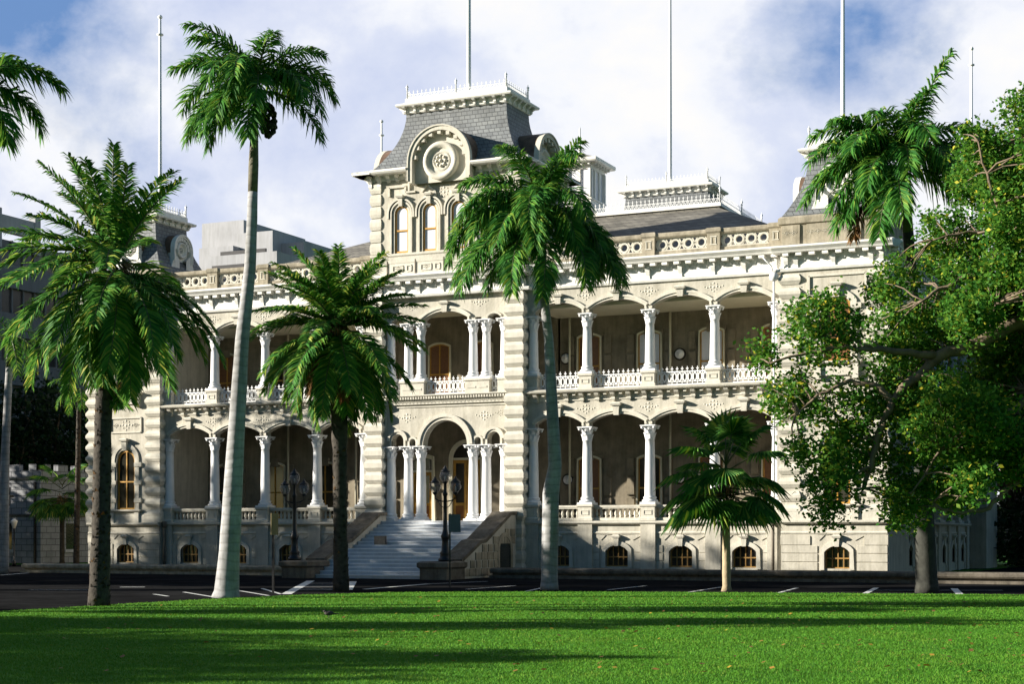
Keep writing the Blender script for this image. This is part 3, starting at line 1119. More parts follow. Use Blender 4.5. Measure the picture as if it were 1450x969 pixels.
# plinth under the upper columns
for sx in (-1, 1):
    a, b = sorted((TX + sx * 1.12, TX + sx * 2.42))
    ct.loft([(a, b, y2 - .14, y2 + .5, 8.46), (a, b, y2 - .14, y2 + .5, 9.02), (a - .06, b + .06, y2 - .2, y2 + .5, 9.06), (a - .06, b + .06, y2 - .2, y2 + .5, 9.15)], STONE_L)
    a, b = sorted((TX + sx * 2.86, TX + sx * 3.42))
    ct.loft([(a, b, y2 - .14, y2 + .5, 8.46), (a, b, y2 - .14, y2 + .5, 9.02), (a, b, y2 - .2, y2 + .5, 9.06), (a, b, y2 - .2, y2 + .5, 9.15)], STONE_L)
    ct.box(*sorted((TX + sx * 1.25, TX + sx * 1.7)), y2 - .16, y2, 8.7, 8.78, STONE_L)
    ct.box(*sorted((TX + sx * 1.85, TX + sx * 2.3)), y2 - .16, y2, 8.7, 8.78, STONE_L)
ops = [(TX, 1.22, 12.0, 12.16, .36)]
for sx in (-1, 1):
    ops += [(TX + sx * 2.62, .34, 12.0, 12.1, .16), (TX + sx * 1.775, .17, 12.0, 12.14, .0)]
ct.arch_wall(TX - 3.42, TX + 3.42, y2, y2 + .45, 12.0, 13.3, ops, STONE)
ct.band(TX, 1.22, 12.16, .36, .11, y2 - .06, y2 + .1, 12.03, STONE_L)
ct.band(TX, 1.335, 12.16, .475, .13, y2 - .11, y2 + .1, None, STONE_L)
keystone(ct, TX, 12.46, 13.0, y2 - .02, .34, .17, STONE_L)
for sx in (-1, 1):
    flourish(ct, TX + sx * 1.85, 12.85, y2, 1.0, STONE_L)
    ct.band(TX + sx * 2.62, .34, 12.1, .16, .1, y2 - .06, y2 + .1, None, STONE_L)
# floors, ceilings and the recessed entrance wall
ct.box(TX - 4.2, TX + 4.2, y2 - .1, 4, 1.9, 2.28, STEP)
ct.box(TX - 3.42, TX + 3.42, y2 + .46, 4, 7.7, 8.3, CREAM)
ct.box(TX - 3.42, TX + 3.42, y2 + .46, 4, 12.85, 13.25, CREAM)
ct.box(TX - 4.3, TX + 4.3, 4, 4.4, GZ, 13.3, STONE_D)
# attic storey
y3 = TY + .12
ct.box(TX - 4.0, TX + 4.0, y3 + .3, 4.9, 14.2, 19.3, STONE)
ct.box(TX - 4.02, TX + 4.02, y3 - .02, y3 + .4, 14.38, 15.0, STONE_L)
wx = [TX + q for q in (-2.34, -.78, .78, 2.34)]
for i in range(-2, 3):
    ct.box(TX + i * 1.56 - .03, TX + i * 1.56 + .03, y3 - .06, y3, 14.42, 15.4, STONE_K)
for x in wx:
    for dx, hw in ((-.2, .28), (.42, .13)):
        for s_ in (-1, 1):
            ct.box(x + dx - hw, x + dx + hw, y3 - .06, y3, 14.72 + s_ * .14 - .025, 14.72 + s_ * .14 + .025, STONE_L)
            ct.box(x + dx + s_ * hw - .025, x + dx + s_ * hw + .025, y3 - .058, y3, 14.605, 14.835, STONE_L)
    flourish(ct, x - .2, 14.72, y3 - .02, .42, STONE_L)
ct.loft([(TX - 4.02, TX + 4.02, y3 - .04, y3 + .4, 15.0), (TX - 4.02, TX + 4.02, y3 - .08, y3 + .4, 15.3), (TX - 4.05, TX + 4.05, y3 - .14, y3 + .4, 15.36), (TX - 4.05, TX + 4.05, y3 - .14, y3 + .4, 15.46)], STONE_L)
ct.arch_wall(TX - 4.0, TX + 4.0, y3, y3 + .3, 15.46, 19.3, [(x, .375, 15.5, 17.44, .374) for x in wx], STONE)
for x in wx:
    ct.band(x, .375, 17.44, .374, .1, y3 - .04, y3 + .25, 15.47, STONE_L)
    ct.band(x, .52, 17.44, .519, .09, y3 - .10, y3 + .2, 15.47, STONE_L)
    ct.band(x, .66, 17.44, .659, .09, y3 - .14, y3 + .1, 17.2, STONE_L)
    keystone(ct, x, 17.78, 18.34, y3 - .05, .26, .16, STONE_L)
# raised strings that frame the wheel over the windows
for sx in (-1, 1):
    X = lambda q: TX + sx * q
    for p, q in (((3.0, 18.3), (3.0, 18.75)), ((3.0, 18.75), (2.1, 18.75)), ((2.1, 18.75), (2.1, 18.45)), ((2.1, 18.45), (1.55, 18.45)), ((1.2, 18.4), (.9, 18.75)), ((.9, 18.75), (.45, 18.35)), ((.45, 18.35), (.45, 18.15)), ((1.9, 18.5), (1.9, 19.0))):
        ct.bar((X(p[0]), p[1]), (X(q[0]), q[1]), .09, y3 - .1, y3 + .01, STONE_L)
flourish(ct, TX, 18.3, y3, 1.2, STONE_L)
for sx in (-1, 1):
    a, b = sorted((TX + sx * 3.5, TX + sx * 4.06))
    quoins(ct, a, b, y3 - .04, 4.96, 15.48, 19.1, .6, .05, .04, STONE_L)
tower = ob('central_tower', ct, palace)
for sx in (-1, 1):
    for q in (1.42, 2.13, 3.1):
        column('tlow', TX + sx * q, y2 + .2, 2.29)
        column('thigh', TX + sx * q, y2 + .2, 9.15)
railing(TX - 1.1, TX + 1.1, 8.46, y2 + .15)
railing(TX - 2.84, TX - 2.44, 8.46, y2 + .15)
railing(TX + 2.44, TX + 2.84, 8.46, y2 + .15)
for x in wx:
    window('attic', x, y3 + .07, 15.5)
for x in (-2.4, 0, 2.5):
    window('veranda_c' if x < 1 else 'veranda_g', TX + x, 3.94, 8.5)
m = MB(WHITE)
cornice(m, TX - 4.3, TX + 4.3, TY, 13.35, 14.0, (.3, .3), [TX + q for q in (-4, -3.4, -2.1, -1.3, 0, 1.3, 2.1, 3.4, 4)])
ob('cornice', m, palace)
m = MB(WHITE)
n_ = 13
yE = y3
for M, L in side_frames(TX, 2.28, 4.05, 2.62):
    m.M = M
    n = round(L / .5)
    for i in range(n + 1):
        if not (L > 6 and abs(i * L / n - L / 2) < 1.9):
            pendant(m, i * L / n, 0, 18.7 if i in (0, 1, n, n - 1) else 19.0, 19.36, .2, .34, WHITE)
    segs = ((0, L),) if L < 6 else ((0, L / 2 - 1.75), (L / 2 + 1.75, L))
    for a, b in segs:
        e0, e1 = (.72 if a == 0 else 0), (.72 if b == L else 0)
        m.loft([(a - e0 * .0, b, -.05, .3, 19.1), (a, b, -.1, .3, 19.36)], WHITE)
        m.loft([(a - e0, b + e1, -.66, .3, 19.36), (a - e0, b + e1, -.72, .3, 19.44), (a - e0, b + e1, -.72, .3, 19.52), (a - e0 * .6, b + e1 * .6, -.4, .3, 19.6)], WHITE)
m.M = None
ob('eaves_cornice', m, tower)
m = MB(SLATE)
mansard(m, TX, 2.28, 4.05, 2.72, 19.6, 2.75, 1.35, 22.66)
m.box(TX - 4.06, TX + 4.06, .15, 5.03, 19.35, 19.7, WHITE)
for sx in (-1, 1):
    m.box(*sorted((TX + sx * 1.66, TX + sx * 4.06)), -.44, .15, 19.36, 19.7, WHITE)
ob('mansard_roof', m, tower)
m = MB(STONE_L)
bullseye(m, TX, TY - .50, 1.9, 19.75, 1.64, 18.75, rec=.38)
ob('dormer', m, tower)
for k, x in ((1, 4.05), (-1, -4.05)):
    m = MB(STONE_L)
    bullseye(m, 0, 0, 1.9, 19.75, 1.45, 19.0, Matrix.Translation((TX + x + .45 * k, 2.28, 0)) @ Matrix.Rotation(R(90 * k), 4, 'Z'))
    ob('dormer', m, tower)
m = MB(WHITE)
zt = crown_cornice(m, TX, 2.28, 2.75, 1.35, 22.66)
ob('crown_cornice', m, tower)
m = MB(IRON)
cresting(m, TX, 2.28, 2.72, 1.32, zt)
ob('roof_cresting', m, tower)
flagpole(TX + .1, 2.2, zt, 38, .12, tower)
# small iron bracket arm at the roof's left edge
# entrance: arched doors in the recessed wall
def doorway(x, y, w, h, arch, label=None, bright=False):
    f = MB(CREAM)
    f.band(x, w / 2, h - w / 2 if arch else h - .12, w / 2 - .001 if arch else .12, .2, y - .16, y, 2.28)
    f.box(x - w / 2, x + w / 2, y - .1, y, h - w / 2 - .05 if arch else h - .75, (h - w / 2 if arch else h - .7) + .06)
    o = ob('door_frame', f, palace)
    g = MB(GLASS)
    g.disc_fill(x, w / 2, 2.3, h - w / 2 if arch else h - .12, w / 2 - .002 if arch else .12, y - .02)
    ob('pane', g, o)
    d = MB(OCHRE)
    zt_ = h - w / 2 - .06 if arch else h - .76
    for sx in (-1, 1):
        a, b = sorted((x + sx * .02, x + sx * (w / 2 - .03)))
        d.box(a, b, y - .08, y - .03, 2.29, 3.25)
        d.box(a, a + .13, y - .081, y - .031, 3.25, zt_)
        d.box(b - .13, b, y - .081, y - .031, 3.25, zt_)
        d.box(a + .13, b - .13, y - .08, y - .03, zt_ - .16, zt_)
        d.box(a + .15, b - .15, y - .1, y - .08, 2.45, 3.1, BROWN)
    ob('door', d, o)
doorway(-.75, 4.0, 1.6, 6.3, True)
doorway(-3.3, 3.98, 1.15, 5.6, False)
doorway(2.05, 3.98, 1.15, 5.6, False)

# --- corner towers
def corner_tower(cx, cy, front=True, pole=30.0, polepos=(0, 0)):
    m = MB(STONE)
    y = cy
    X0, X1, D = cx - 2.35, cx + 2.35, 4.7
    m.box(X0, X1, y + .3, y + D, GZ, 14.4, STONE)
    if front:
        basement(m, X0, X1, y, [cx + .15], [])
        m.box(X1 - .05, X1 + .02, y, y + D, GZ, 2.1, STONE)
        ops = [(cx + .15, .58, 2.95, 5.6, .579), (cx + .15, .58, 9.2, 11.75, .3)]
        m.arch_wall(X0, X1, y + .002, y + .3, 2.26, 13.35, ops, STONE)
        c = cx + .15
        for z in (2.95, 9.2):
            m.band(c, .58, 5.6 if z < 5 else 11.75, .579 if z < 5 else .3, .1, y - .03, y + .28, z, STONE_L)
            m.band(c, .69, 5.6 if z < 5 else 11.75, .689 if z < 5 else .41, .2, y - .08, y + .1, z, STONE_L)
            for sx in (-1, 1):
                for k in range(3):
                    pillow(m, c + sx * .83 - .17, c + sx * .83 + .17, y - .05, y + .02, z + .35 + k * .95, z + .62 + k * .95, .06, .03, STONE_L)
            keystone(m, c, (6.1 if z < 5 else 12.0), (6.75 if z < 5 else 12.65), y - .05, .34, .18, STONE_L)
            # sill box on two brackets
            m.loft([(c - 1.06, c + 1.06, y - .24, y + .05, z - .12), (c - 1.1, c + 1.1, y - .3, y + .05, z - .07), (c - 1.1, c + 1.1, y - .3, y + .05, z)], STONE_L)
            m.box(c - .95, c + .95, y - .1, y + .05, z - .62, z - .12, STONE_L)
            for sx in (-1, 1):
                m.box(c + sx * .82 - .14, c + sx * .82 + .14, y - .2, y + .05, z - .78, z - .12, STONE_L)
        m.ring(c - .0, 7.45, .0, .0, y, y, 4, STONE_L) if False else None
        for (a, b) in (((c - 1.0, 7.08), (c + 1.0, 7.08)), ((c - 1.0, 7.85), (c + 1.0, 7.85)), ((c - 1.0, 7.08), (c - 1.0, 7.85)), ((c + 1.0, 7.08), (c + 1.0, 7.85))):
            m.bar(a, b, .08, y - .06, y + .01, STONE_L)
        flourish(m, c, 7.45, y, 1.3, STONE_L)
        flourish(m, c - .65, 7.45, y, .5, STONE_L)
        flourish(m, c + .65, 7.45, y, .5, STONE_L)
        # square label mould over the upper window
        for (a, b) in (((c - 1.25, 13.0), (c + 1.25, 13.0)), ((c - 1.25, 12.2), (c - 1.25, 13.0)), ((c + 1.25, 12.2), (c + 1.25, 13.0))):
            m.bar(a, b, .1, y - .07, y + .01, STONE_L)
        quoins(m, X0, X0 + .8, y - .03, y + .7, 2.4, 13.2, .60, .14, .10, STONE_L)
        quoins(m, X1 - .8, X1, y - .03, y + .7, 2.4, 13.2, .60, .14, .10, STONE_L)
        m.loft([(X0 - .1, X1 + .1, y - .12, y + .4, 2.26), (X0 - .1, X1 + .1, y - .12, y + .4, 2.62), (X0 - .04, X1 + .04, y - .05, y + .4, 2.75)], STONE_L)
    ob_t = None
    m.loft([(X0, X1, y + .02, y + D, 14.4), (X0, X1, y + .02, y + D, 15.3), (X0 - .12, X1 + .12, y - .1, y + D + .1, 15.36), (X0 - .12, X1 + .12, y - .1, y + D + .1, 15.6), (X0 - .02, X1 + .02, y, y + D, 15.7)], STONE_W)
    for a, b in ((X0 + .05, X0 + .85), (cx - 1.2, cx + 1.2), (X1 - .85, X1 - .05)):
        m.box(a, b, y - .05, y + .03, 14.45, 15.3, STONE_W)
        for q in range(max(1, int((b - a) / .3))):
            flourish(m, a + .2 + q * .3, 14.95, y - .05, .4, STONE_L)
    tw = ob('corner_tower', m, palace)
    if front:
        window('tower_arch', cx + .15, y + .1, 2.95)
        window('tower_up', cx + .15, y + .1, 9.2)
        window('basement', cx + .15, y + .2, .12)
    k = MB(WHITE)
    cornice(k, X0, X1, y, 13.35, 14.02, (.3, .3), [X0 + .25, X0 + .7, cx, X1 - .7, X1 - .25])
    k.M = Matrix.Translation((X1, y + D / 2, 0)) @ Matrix.Rotation(R(90), 4, 'Z')
    cornice(k, -D / 2, D / 2, 0, 13.35, 14.02, (0, 0), [-2, -1, 0, 1, 2])
    k.M = None
    ob('cornice', k, tw)
    cyc = y + D / 2
    k = MB(SLATE)
    mansard(k, cx, cyc, 2.35, 2.3, 15.7, 1.35, 1.4, 18.45)
    ob('mansard_roof', k, tw)
    for ang in (0, 90, -90):
        k = MB(WHITE)
        M = Matrix.Translation((cx, cyc, 0)) @ Matrix.Rotation(R(ang), 4, 'Z') @ Matrix.Translation((0, -2.15, 0))
        bullseye(k, 0, 0, 1.0, 17.05, .78, 16.3, M, WHITE, RUST)
        k.M = M
        for sx in (-1, 1):
            k.add([(sx * .7, .02, 16.8), (sx * 1.15, .02, 15.72), (sx * .3, .02, 15.72), (sx * .3, .02, 16.5), (sx * .7, .3, 16.8), (sx * 1.15, .3, 15.72), (sx * .3, .3, 15.72), (sx * .3, .3, 16.5)],
                  [(0, 1, 2, 3), (7, 6, 5, 4), (0, 4, 5, 1), (1, 5, 6, 2), (3, 7, 4, 0)])
        k.M = None
        ob('dormer', k, tw)
    k = MB(WHITE)
    zt = crown_cornice(k, cx, cyc, 1.35, 1.4, 18.4, .26, WHITE, .40)
    ob('crown_cornice', k, tw)
    k = MB(IRON)
    cresting(k, cx, cyc, 1.33, 1.38, zt)
    ob('roof_cresting', k, tw)
    flagpole(cx + polepos[0], cyc + polepos[1], zt, pole, .11, tw)


corner_tower(-19.05, -.4, True, 29.9, (.4, .3))
corner_tower(19.2, -.4, True, 30.2, (-.2, .3))
corner_tower(19.6, 25.6, False, 30.3, (1.2, 0))
corner_tower(-19.05, 25.6, False, 30.2)

# --- main block, hipped roof and roof furniture
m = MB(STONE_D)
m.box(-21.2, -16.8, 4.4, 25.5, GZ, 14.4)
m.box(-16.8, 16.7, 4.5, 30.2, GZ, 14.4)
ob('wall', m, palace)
m = MB(ROOFT)
m.loft([(-20.4, 20.4, .5, 30, 14.5), (-17.5, 17.5, 3.5, 27, 15.3), (-9.6, 10.2, 12, 20, 18.95), (-9.6, 10.2, 12, 20, 19.05)])
ob('hipped_roof', m, palace)
m = MB(WHITE)
m.box(-9.7, 10.3, 11.9, 20.1, 19.05, 19.22)
cresting(m, .3, 16, 9.95, 4.05, 19.2, .55)
for i in range(40):
    pass
ob('roof_cresting', m, palace)
# lantern
lx, ly, lz = 1.75, 13.2, 19.1
m = MB(WHITE)
m.box(lx - 1.08, lx + 1.08, ly - 1.08, ly + 1.08, lz, lz + 1.0)
m.loft([(lx - 1.15, lx + 1.15, ly - 1.15, ly + 1.15, lz + 1.0), (lx - 1.15, lx + 1.15, ly - 1.15, ly + 1.15, lz + 1.08)])
for M, L in side_frames(lx, ly, 1.05, 1.05):
    m.M = M
    for i in range(4):
        x = i * L / 3
        m.box(x - .09, x + .09, -.02, .12, lz + 1.08, lz + 2.7)
    for i in range(6):
        m.box(i * L / 5 - .05, i * L / 5 + .05, -.32, .0, lz + 2.86, lz + 3.0)
m.M = None
m.box(lx - 1.08, lx + 1.08, ly - 1.08, ly + 1.08, lz + 2.7, lz + 3.0)
m.loft([(lx - 1.5, lx + 1.5, ly - 1.5, ly + 1.5, lz + 3.0), (lx - 1.55, lx + 1.55, ly - 1.55, ly + 1.55, lz + 3.06), (lx - 1.55, lx + 1.55, ly - 1.55, ly + 1.55, lz + 3.22), (lx - 1.2, lx + 1.2, ly - 1.2, ly + 1.2, lz + 3.3)])
lan = ob('roof_lantern', m, palace)
m = MB(ROOFT)
m.loft([(lx - 1.3, lx + 1.3, ly - 1.3, ly + 1.3, lz + 3.28), (lx - .5, lx + .5, ly - .5, ly + .5, lz + 3.62), (lx - .08, lx + .08, ly - .08, ly + .08, lz + 3.85)])
ob('roof', m, lan)
m = MB(WHITE)
m.lathe(lx, ly, [(.1, lz + 3.8), (.09, lz + 4.1), (.05, lz + 4.2), (.04, lz + 5.2), (.01, lz + 5.3)], 8)
ob('finial', m, lan)
m = MB(PALE_PANE)
m.box(lx - .98, lx + .98, ly - .98, ly + .98, lz + 1.08, lz + 2.7)
ob('pane', m, lan)
# rear central tower: same roof as the front one
rx, ry, rz_ = 2.0, 28.6, .62
m = MB(STONE)
m.box(rx - 4, rx + 4, 25.8, 31.2, 14, 19.6 + rz_)
rear = ob('central_tower', m, palace)
m = MB(SLATE)
mansard(m, rx, ry, 4.05, 2.72, 19.6 + rz_, 2.75, 1.35, 22.66 + rz_)
ob('mansard_roof', m, rear)
for k, x in ((1, 4.05), (-1, -4.05)):
    m = MB(STONE_L)
    bullseye(m, 0, 0, 1.9, 19.75 + rz_, 1.45, 19.0 + rz_, Matrix.Translation((rx + x + .45 * k, ry, 0)) @ Matrix.Rotation(R(90 * k), 4, 'Z'))
    ob('dormer', m, rear)
m = MB(WHITE)
zt = crown_cornice(m, rx, ry, 2.75, 1.35, 22.66 + rz_)
ob('crown_cornice', m, rear)
m = MB(IRON)
cresting(m, rx, ry, 2.72, 1.32, zt)
ob('roof_cresting', m, rear)
flagpole(rx, ry - .6, zt, 39, .13, rear)

# --- front staircase
n1, n2 = 8, 8
prof = [(-7.55, GZ)]
z, yy = GZ, -7.55
rise = (2.28 - GZ) / (n1 + n2)
for i in range(n1 + n2):
    prof.append((yy, z + rise - .045))
    prof.append((yy - .035, z + rise - .045))
    z += rise
    prof.append((yy - .035, z))
    yy += .38 if i != n1 - 1 else 1.15
    if i < n1 + n2 - 1:
        prof.append((yy, z))
prof += [(-.3, z), (-.3, GZ)]
m = MB(STEP)
x0, x1 = -3.08 + TX, 3.08 + TX
vs = [(x0, p[0], p[1]) for p in prof] + [(x1, p[0], p[1]) for p in prof]
k = len(prof)
for i in range(k - 1):
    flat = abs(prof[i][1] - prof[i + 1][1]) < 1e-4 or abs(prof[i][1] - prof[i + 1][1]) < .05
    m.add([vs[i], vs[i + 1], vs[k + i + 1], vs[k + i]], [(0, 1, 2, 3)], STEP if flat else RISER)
stair = ob('staircase', m, palace)
for sx in (-1, 1):
    m = MB(STONE_W)
    xi, xo = TX + sx * 3.085, TX + sx * 3.95
    a, b = min(xi, xo), max(xi, xo)
    line = [(-.56, 2.72), (-1.25, 2.70), (-4.0, 1.42), (-4.55, 1.36), (-6.55, .52)]
    for off, z_add, zlow, mat in ((0, -.16, None, STONE), (.07, 0, -.17, STONE_K)):
        vs = []
        for yv, zv in line:
            lo = GZ if zlow is None else zv + zlow
            vs += [(a - off, yv, lo), (b + off, yv, lo), (b + off, yv, zv + z_add), (a - off, yv, zv + z_add)]
        fs = []
        for i in range(len(line) - 1):
            q = 4 * i
            for s_ in range(4):
                t_ = (s_ + 1) % 4
                fs.append((q + s_, q + 4 + s_, q + 4 + t_, q + t_))
        fs.append((0, 1, 2, 3))
        q = 4 * (len(line) - 1)
        fs.append((q + 3, q + 2, q + 1, q))
        m.add(vs, fs, mat)
    # course joints, proud stones and a dark pane for the open arch on the outer face
    for r_ in range(6):
        zb_ = GZ + .1 + r_ * .36
        y_hi = -6.5
        for yv in [v * .62 - 6.3 for v in range(10)]:
            zl = 2.7 if yv > -1.25 else (1.42 + (yv + 4.0) * .4655 if yv > -4.0 else .52 + (yv + 6.55) * .42)
            if zb_ + .34 < zl - .22 and yv < -1.0 and not (yv > -2.6 and zb_ < 1.0):
                xx = b if sx > 0 else a
                pillow(m, min(xx, xx + sx * .03), max(xx, xx + sx * .03), yv + .02 + (r_ % 2) * .1, yv + .58, zb_, zb_ + .34, .01, .03, STONE_W)
    m.loft([(a - .22, b + .22, -8.35, -6.56, GZ), (a - .22, b + .22, -8.35, -6.56, .12), (a - .32, b + .32, -8.45, -6.5, .2), (a - .32, b + .32, -8.45, -6.5, .38), (a - .2, b + .2, -8.3, -6.6, .44)], STONE_K)
    o = ob('stair_wall', m, palace)
    if sx > 0:
        d = MB(GLASS)  # flat dark pane painted for the shade inside the arch opening
        d.M = Matrix.Translation((b + .012, -1.9, 0)) @ Matrix.Rotation(R(90), 4, 'Z')
        d.disc_fill(0, .62, GZ, .9, .61, 0)
        d.band(0, .62, .9, .619, .2, -.05, .01, GZ, STONE_W)
        d.M = None
        ob('door', d, o)
m = MB(PLATE)
m.box(-1.95, -1.3, -3.62, -3.56, 1.05, 1.55)
m.box(-1.91, -1.34, -3.65, -3.62, 1.09, 1.51, PLATE)
ob('plaque', m, stair)
m = MB(PLATE)
m.box(-2.6, -2.2, -6.2, -6.15, .42, .72)
ob('plaque', m, stair)

# thin white service pipe with a lamp head beside the right-hand tower
m = MB(WHITE_C)
m.lathe(16.55, -.48, [(.045, 2.3), (.045, 13.1)], 8)
m.tube([(16.55, -.48, 13.1), (16.5, -.7, 13.5), (16.2, -1.0, 13.85)], .03, 6)
pp = ob('drainpipe', m, palace)
m = MB(WHITE_C)
m.lathe(16.55, -.48, [(.05, 12.85), (.2, 12.95), (.22, 13.1), (.12, 13.25), (.05, 13.28)], 12)
ob('floodlight', m, pp)
for x in (16.45, -16.5):
    m = MB(STONE_K)
    m.lathe(x, -.28, [(.07, GZ), (.07, 2.0)], 8)
    m.lathe(x, -.28, [(.11, 2.0), (.14, 2.15), (.14, 2.3), (.07, 2.32)], 8)
    ob('drainpipe', m, palace)
# ------------------------------------------------------------------ ground
import numpy as np


def sheet(name, pts, z, mat, th=0.0):
    m = MB(mat)
    n = len(pts)
    if th:
        m.add([(x, y, z - th) for x, y in pts] + [(x, y, z) for x, y in pts], [tuple(range(n, 2 * n))] + [(i, (i + 1) % n, n + (i + 1) % n, n + i) for i in range(n)])
    else:
        m.add([(x, y, z) for x, y in pts], [tuple(range(n))])
    return tag(ob(name, m), kind='structure')


sheet('ground', [(-900, -300), (900, -300), (900, 1500), (-900, 1500)], GZ - .03, SOIL)
sheet('road', [(-160, -90), (160, -90), (160, -6), (160, 70), (24, 70), (22, 4), (-22, 4), (-24, 13), (-160, 13)], GZ - .004, ASPH)  # asphalt also carried over the side lawns, its dark standing in for shade
edge = [(16, -68), (9.5, -56), (7.4, -46), (7.1, -39), (7.2, -33.5), (7.5, -29.3), (8.2, -26), (9.6, -23.2), (12.4, -21.0), (17, -19.3), (23, -17.8), (29, -16.6), (40, -14.6), (70, -11)]
sheet('lawn', edge + [(70, -95), (22, -95)], GZ + .03, SOIL, .2)
# blades on the lawn in front of the camera
rng = np.random.default_rng(3)
def blades():
    P = []
    import bisect
    ex = np.array([e[0] for e in edge])
    for d0, d1, dens, sc in ((20, 26, 900, 1.0), (26, 33, 560, 1.25), (33, 41, 330, 1.6), (41, 56, 190, 2.1)):
        W = 2 * .36 * d1
        n = int((d1 - d0) * W * dens)
        D = rng.uniform(d0, d1, n)
        A = rng.uniform(-.36, .36, n) * d1
        x = CAM.x - _s * D + _c * A
        yv = CAM.y + _c * D + _s * A
        keep = np.ones(n, bool)
        ok = np.zeros(n, bool)
        # inside the lawn: to the right of / below its edge line
        ys = np.array([e[1] for e in edge])
        yl = np.interp(x, ex[3:], ys[3:])
        ok = (x > 7.2) & (yv < yl - .02)
        left = np.interp(yv, ys[:4], ex[:4])
        ok &= x > left + .03
        P.append(np.stack([x[ok], yv[ok], np.full(ok.sum(), sc)], 1))
    P = np.concatenate(P)
    n = len(P)
    a = rng.uniform(0, 2 * np.pi, n)
    h = rng.uniform(.018, .04, n)
    wd = rng.uniform(.006, .010, n) * P[:, 2]
    ln = rng.uniform(0, .05, n)
    b = rng.uniform(0, 2 * np.pi, n)
    V = np.empty((n, 3, 3), np.float32)
    V[:, 0] = np.stack([P[:, 0] - np.cos(a) * wd, P[:, 1] - np.sin(a) * wd, np.full(n, GZ + .02)], 1)
    V[:, 1] = np.stack([P[:, 0] + np.cos(a) * wd, P[:, 1] + np.sin(a) * wd, np.full(n, GZ + .02)], 1)
    V[:, 2] = np.stack([P[:, 0] + np.cos(b) * ln, P[:, 1] + np.sin(b) * ln, GZ + .03 + h], 1)
    return V.reshape(-1, 3), n


def np_tris(name, V, n, k, mat):
    me = bpy.data.meshes.new(name)
    me.vertices.add(len(V))
    me.vertices.foreach_set('co', V.astype(np.float32).ravel())
    me.loops.add(n * k)
    me.loops.foreach_set('vertex_index', np.arange(n * k, dtype=np.int32))
    me.polygons.add(n)
    me.polygons.foreach_set('loop_start', np.arange(0, n * k, k, dtype=np.int32))
    me.polygons.foreach_set('loop_total', np.full(n, k, np.int32))
    me.materials.append(mat)
    me.update(calc_edges=True)
    return me


V, n = blades()
tag(link('grass', np_tris('grass', V, n, 3, GRASS)), 'short mown green grass covering the front lawn', 'grass', kind='stuff')
# dry leaves fallen on the lawn, denser to the right
m = MB(DEAD)
YELLOW = leaf('yellow_leaf', [(0, (.45, .33, .03)), (.5, (.30, .16, .03)), (1, (.12, .06, .02))], .1)
for i in range(520):
    D = random.uniform(22, 50)
    a = (random.random() ** .6) * .62 - .30
    p = CAM + FWD * D + RIGHT * (a * D)
    if p.x < 9 or p.y > -22:
        continue
    r, th = random.uniform(.03, .065), random.uniform(0, 6.28)
    u, v = Vector((math.cos(th), math.sin(th), random.uniform(-.2, .4))) * r, Vector((-math.sin(th), math.cos(th), random.uniform(-.2, .5))) * r * .7
    p.z = GZ + .08
    m.add([tuple(p - u), tuple(p + v), tuple(p + u), tuple(p - v)], [(0, 1, 2, 3)], YELLOW if random.random() < .6 else DEAD)
tag(ob('fallen_leaves', m), 'dry brown and yellow leaves scattered over the lawn', 'fallen leaves', kind='stuff')
# painted lines on the asphalt
def gpx(px, py):
    return ground(px, F_PX * (1.6 - GZ) / (py - HOR))
m = MB(PAINT)
def stripe(pts, wd):
    for (p, q) in zip(pts, pts[1:]):
        a, b = gpx(*p), gpx(*q)
        d = (b - a).normalized()
        nrm = Vector((-d.y, d.x, 0)) * wd / 2
        z = GZ + .002
        m.add([(a.x - nrm.x, a.y - nrm.y, z), (b.x - nrm.x, b.y - nrm.y, z), (b.x + nrm.x, b.y + nrm.y, z), (a.x + nrm.x, a.y + nrm.y, z)], [(0, 1, 2, 3)])
for pts, wd in ((((405, 842), (440, 823)), .34), (((493, 836), (500, 824)), .3), (((516, 835), (606, 827.5)), .22), (((606, 827.5), (690, 824)), .15), (((660, 835), (730, 830)), .12), (((745, 838), (768, 833)), .12), (((860, 836), (915, 830)), .12),
                (((970, 840), (1021, 832)), .12), (((1099, 841), (1129, 833)), .14), (((1223, 842), (1241, 833)), .2), (((1351, 834), (1361, 844)), .25), (((1339, 826.5), (1367, 823.5), (1404, 826)), .2), (((1240, 836.5), (1420, 836.5)), .12),
                (((170, 832), (205, 832)), .3), (((40, 836), (126, 836)), .15), (((218, 842), (238, 845)), .13), (((260, 839), (302, 846)), .13), (((338, 837), (380, 844)), .13), (((371, 834), (398, 842)), .13), (((0, 815), (40, 812)), .2)):
    stripe(pts, wd)
for i in range(6):
    stripe([(425 + i * 2, 836 - i * 2.1), (478 + i * 2, 836 - i * 2.1)], .16)
tag(ob('road_markings', m), kind='structure')

# ------------------------------------------------------------------ low walls before the palace
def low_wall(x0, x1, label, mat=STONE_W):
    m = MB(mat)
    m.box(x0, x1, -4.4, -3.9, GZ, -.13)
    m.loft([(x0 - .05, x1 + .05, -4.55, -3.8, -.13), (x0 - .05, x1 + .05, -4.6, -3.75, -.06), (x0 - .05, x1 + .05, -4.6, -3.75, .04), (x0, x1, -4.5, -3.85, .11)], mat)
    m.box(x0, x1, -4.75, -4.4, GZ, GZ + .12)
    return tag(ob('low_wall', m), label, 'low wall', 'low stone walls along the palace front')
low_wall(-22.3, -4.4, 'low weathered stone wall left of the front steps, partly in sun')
low_wall(4.6, 48, 'low stone wall right of the front steps, shade put into its dark stone', STONE_K)  # darker stone than the left stretch, standing in for shade

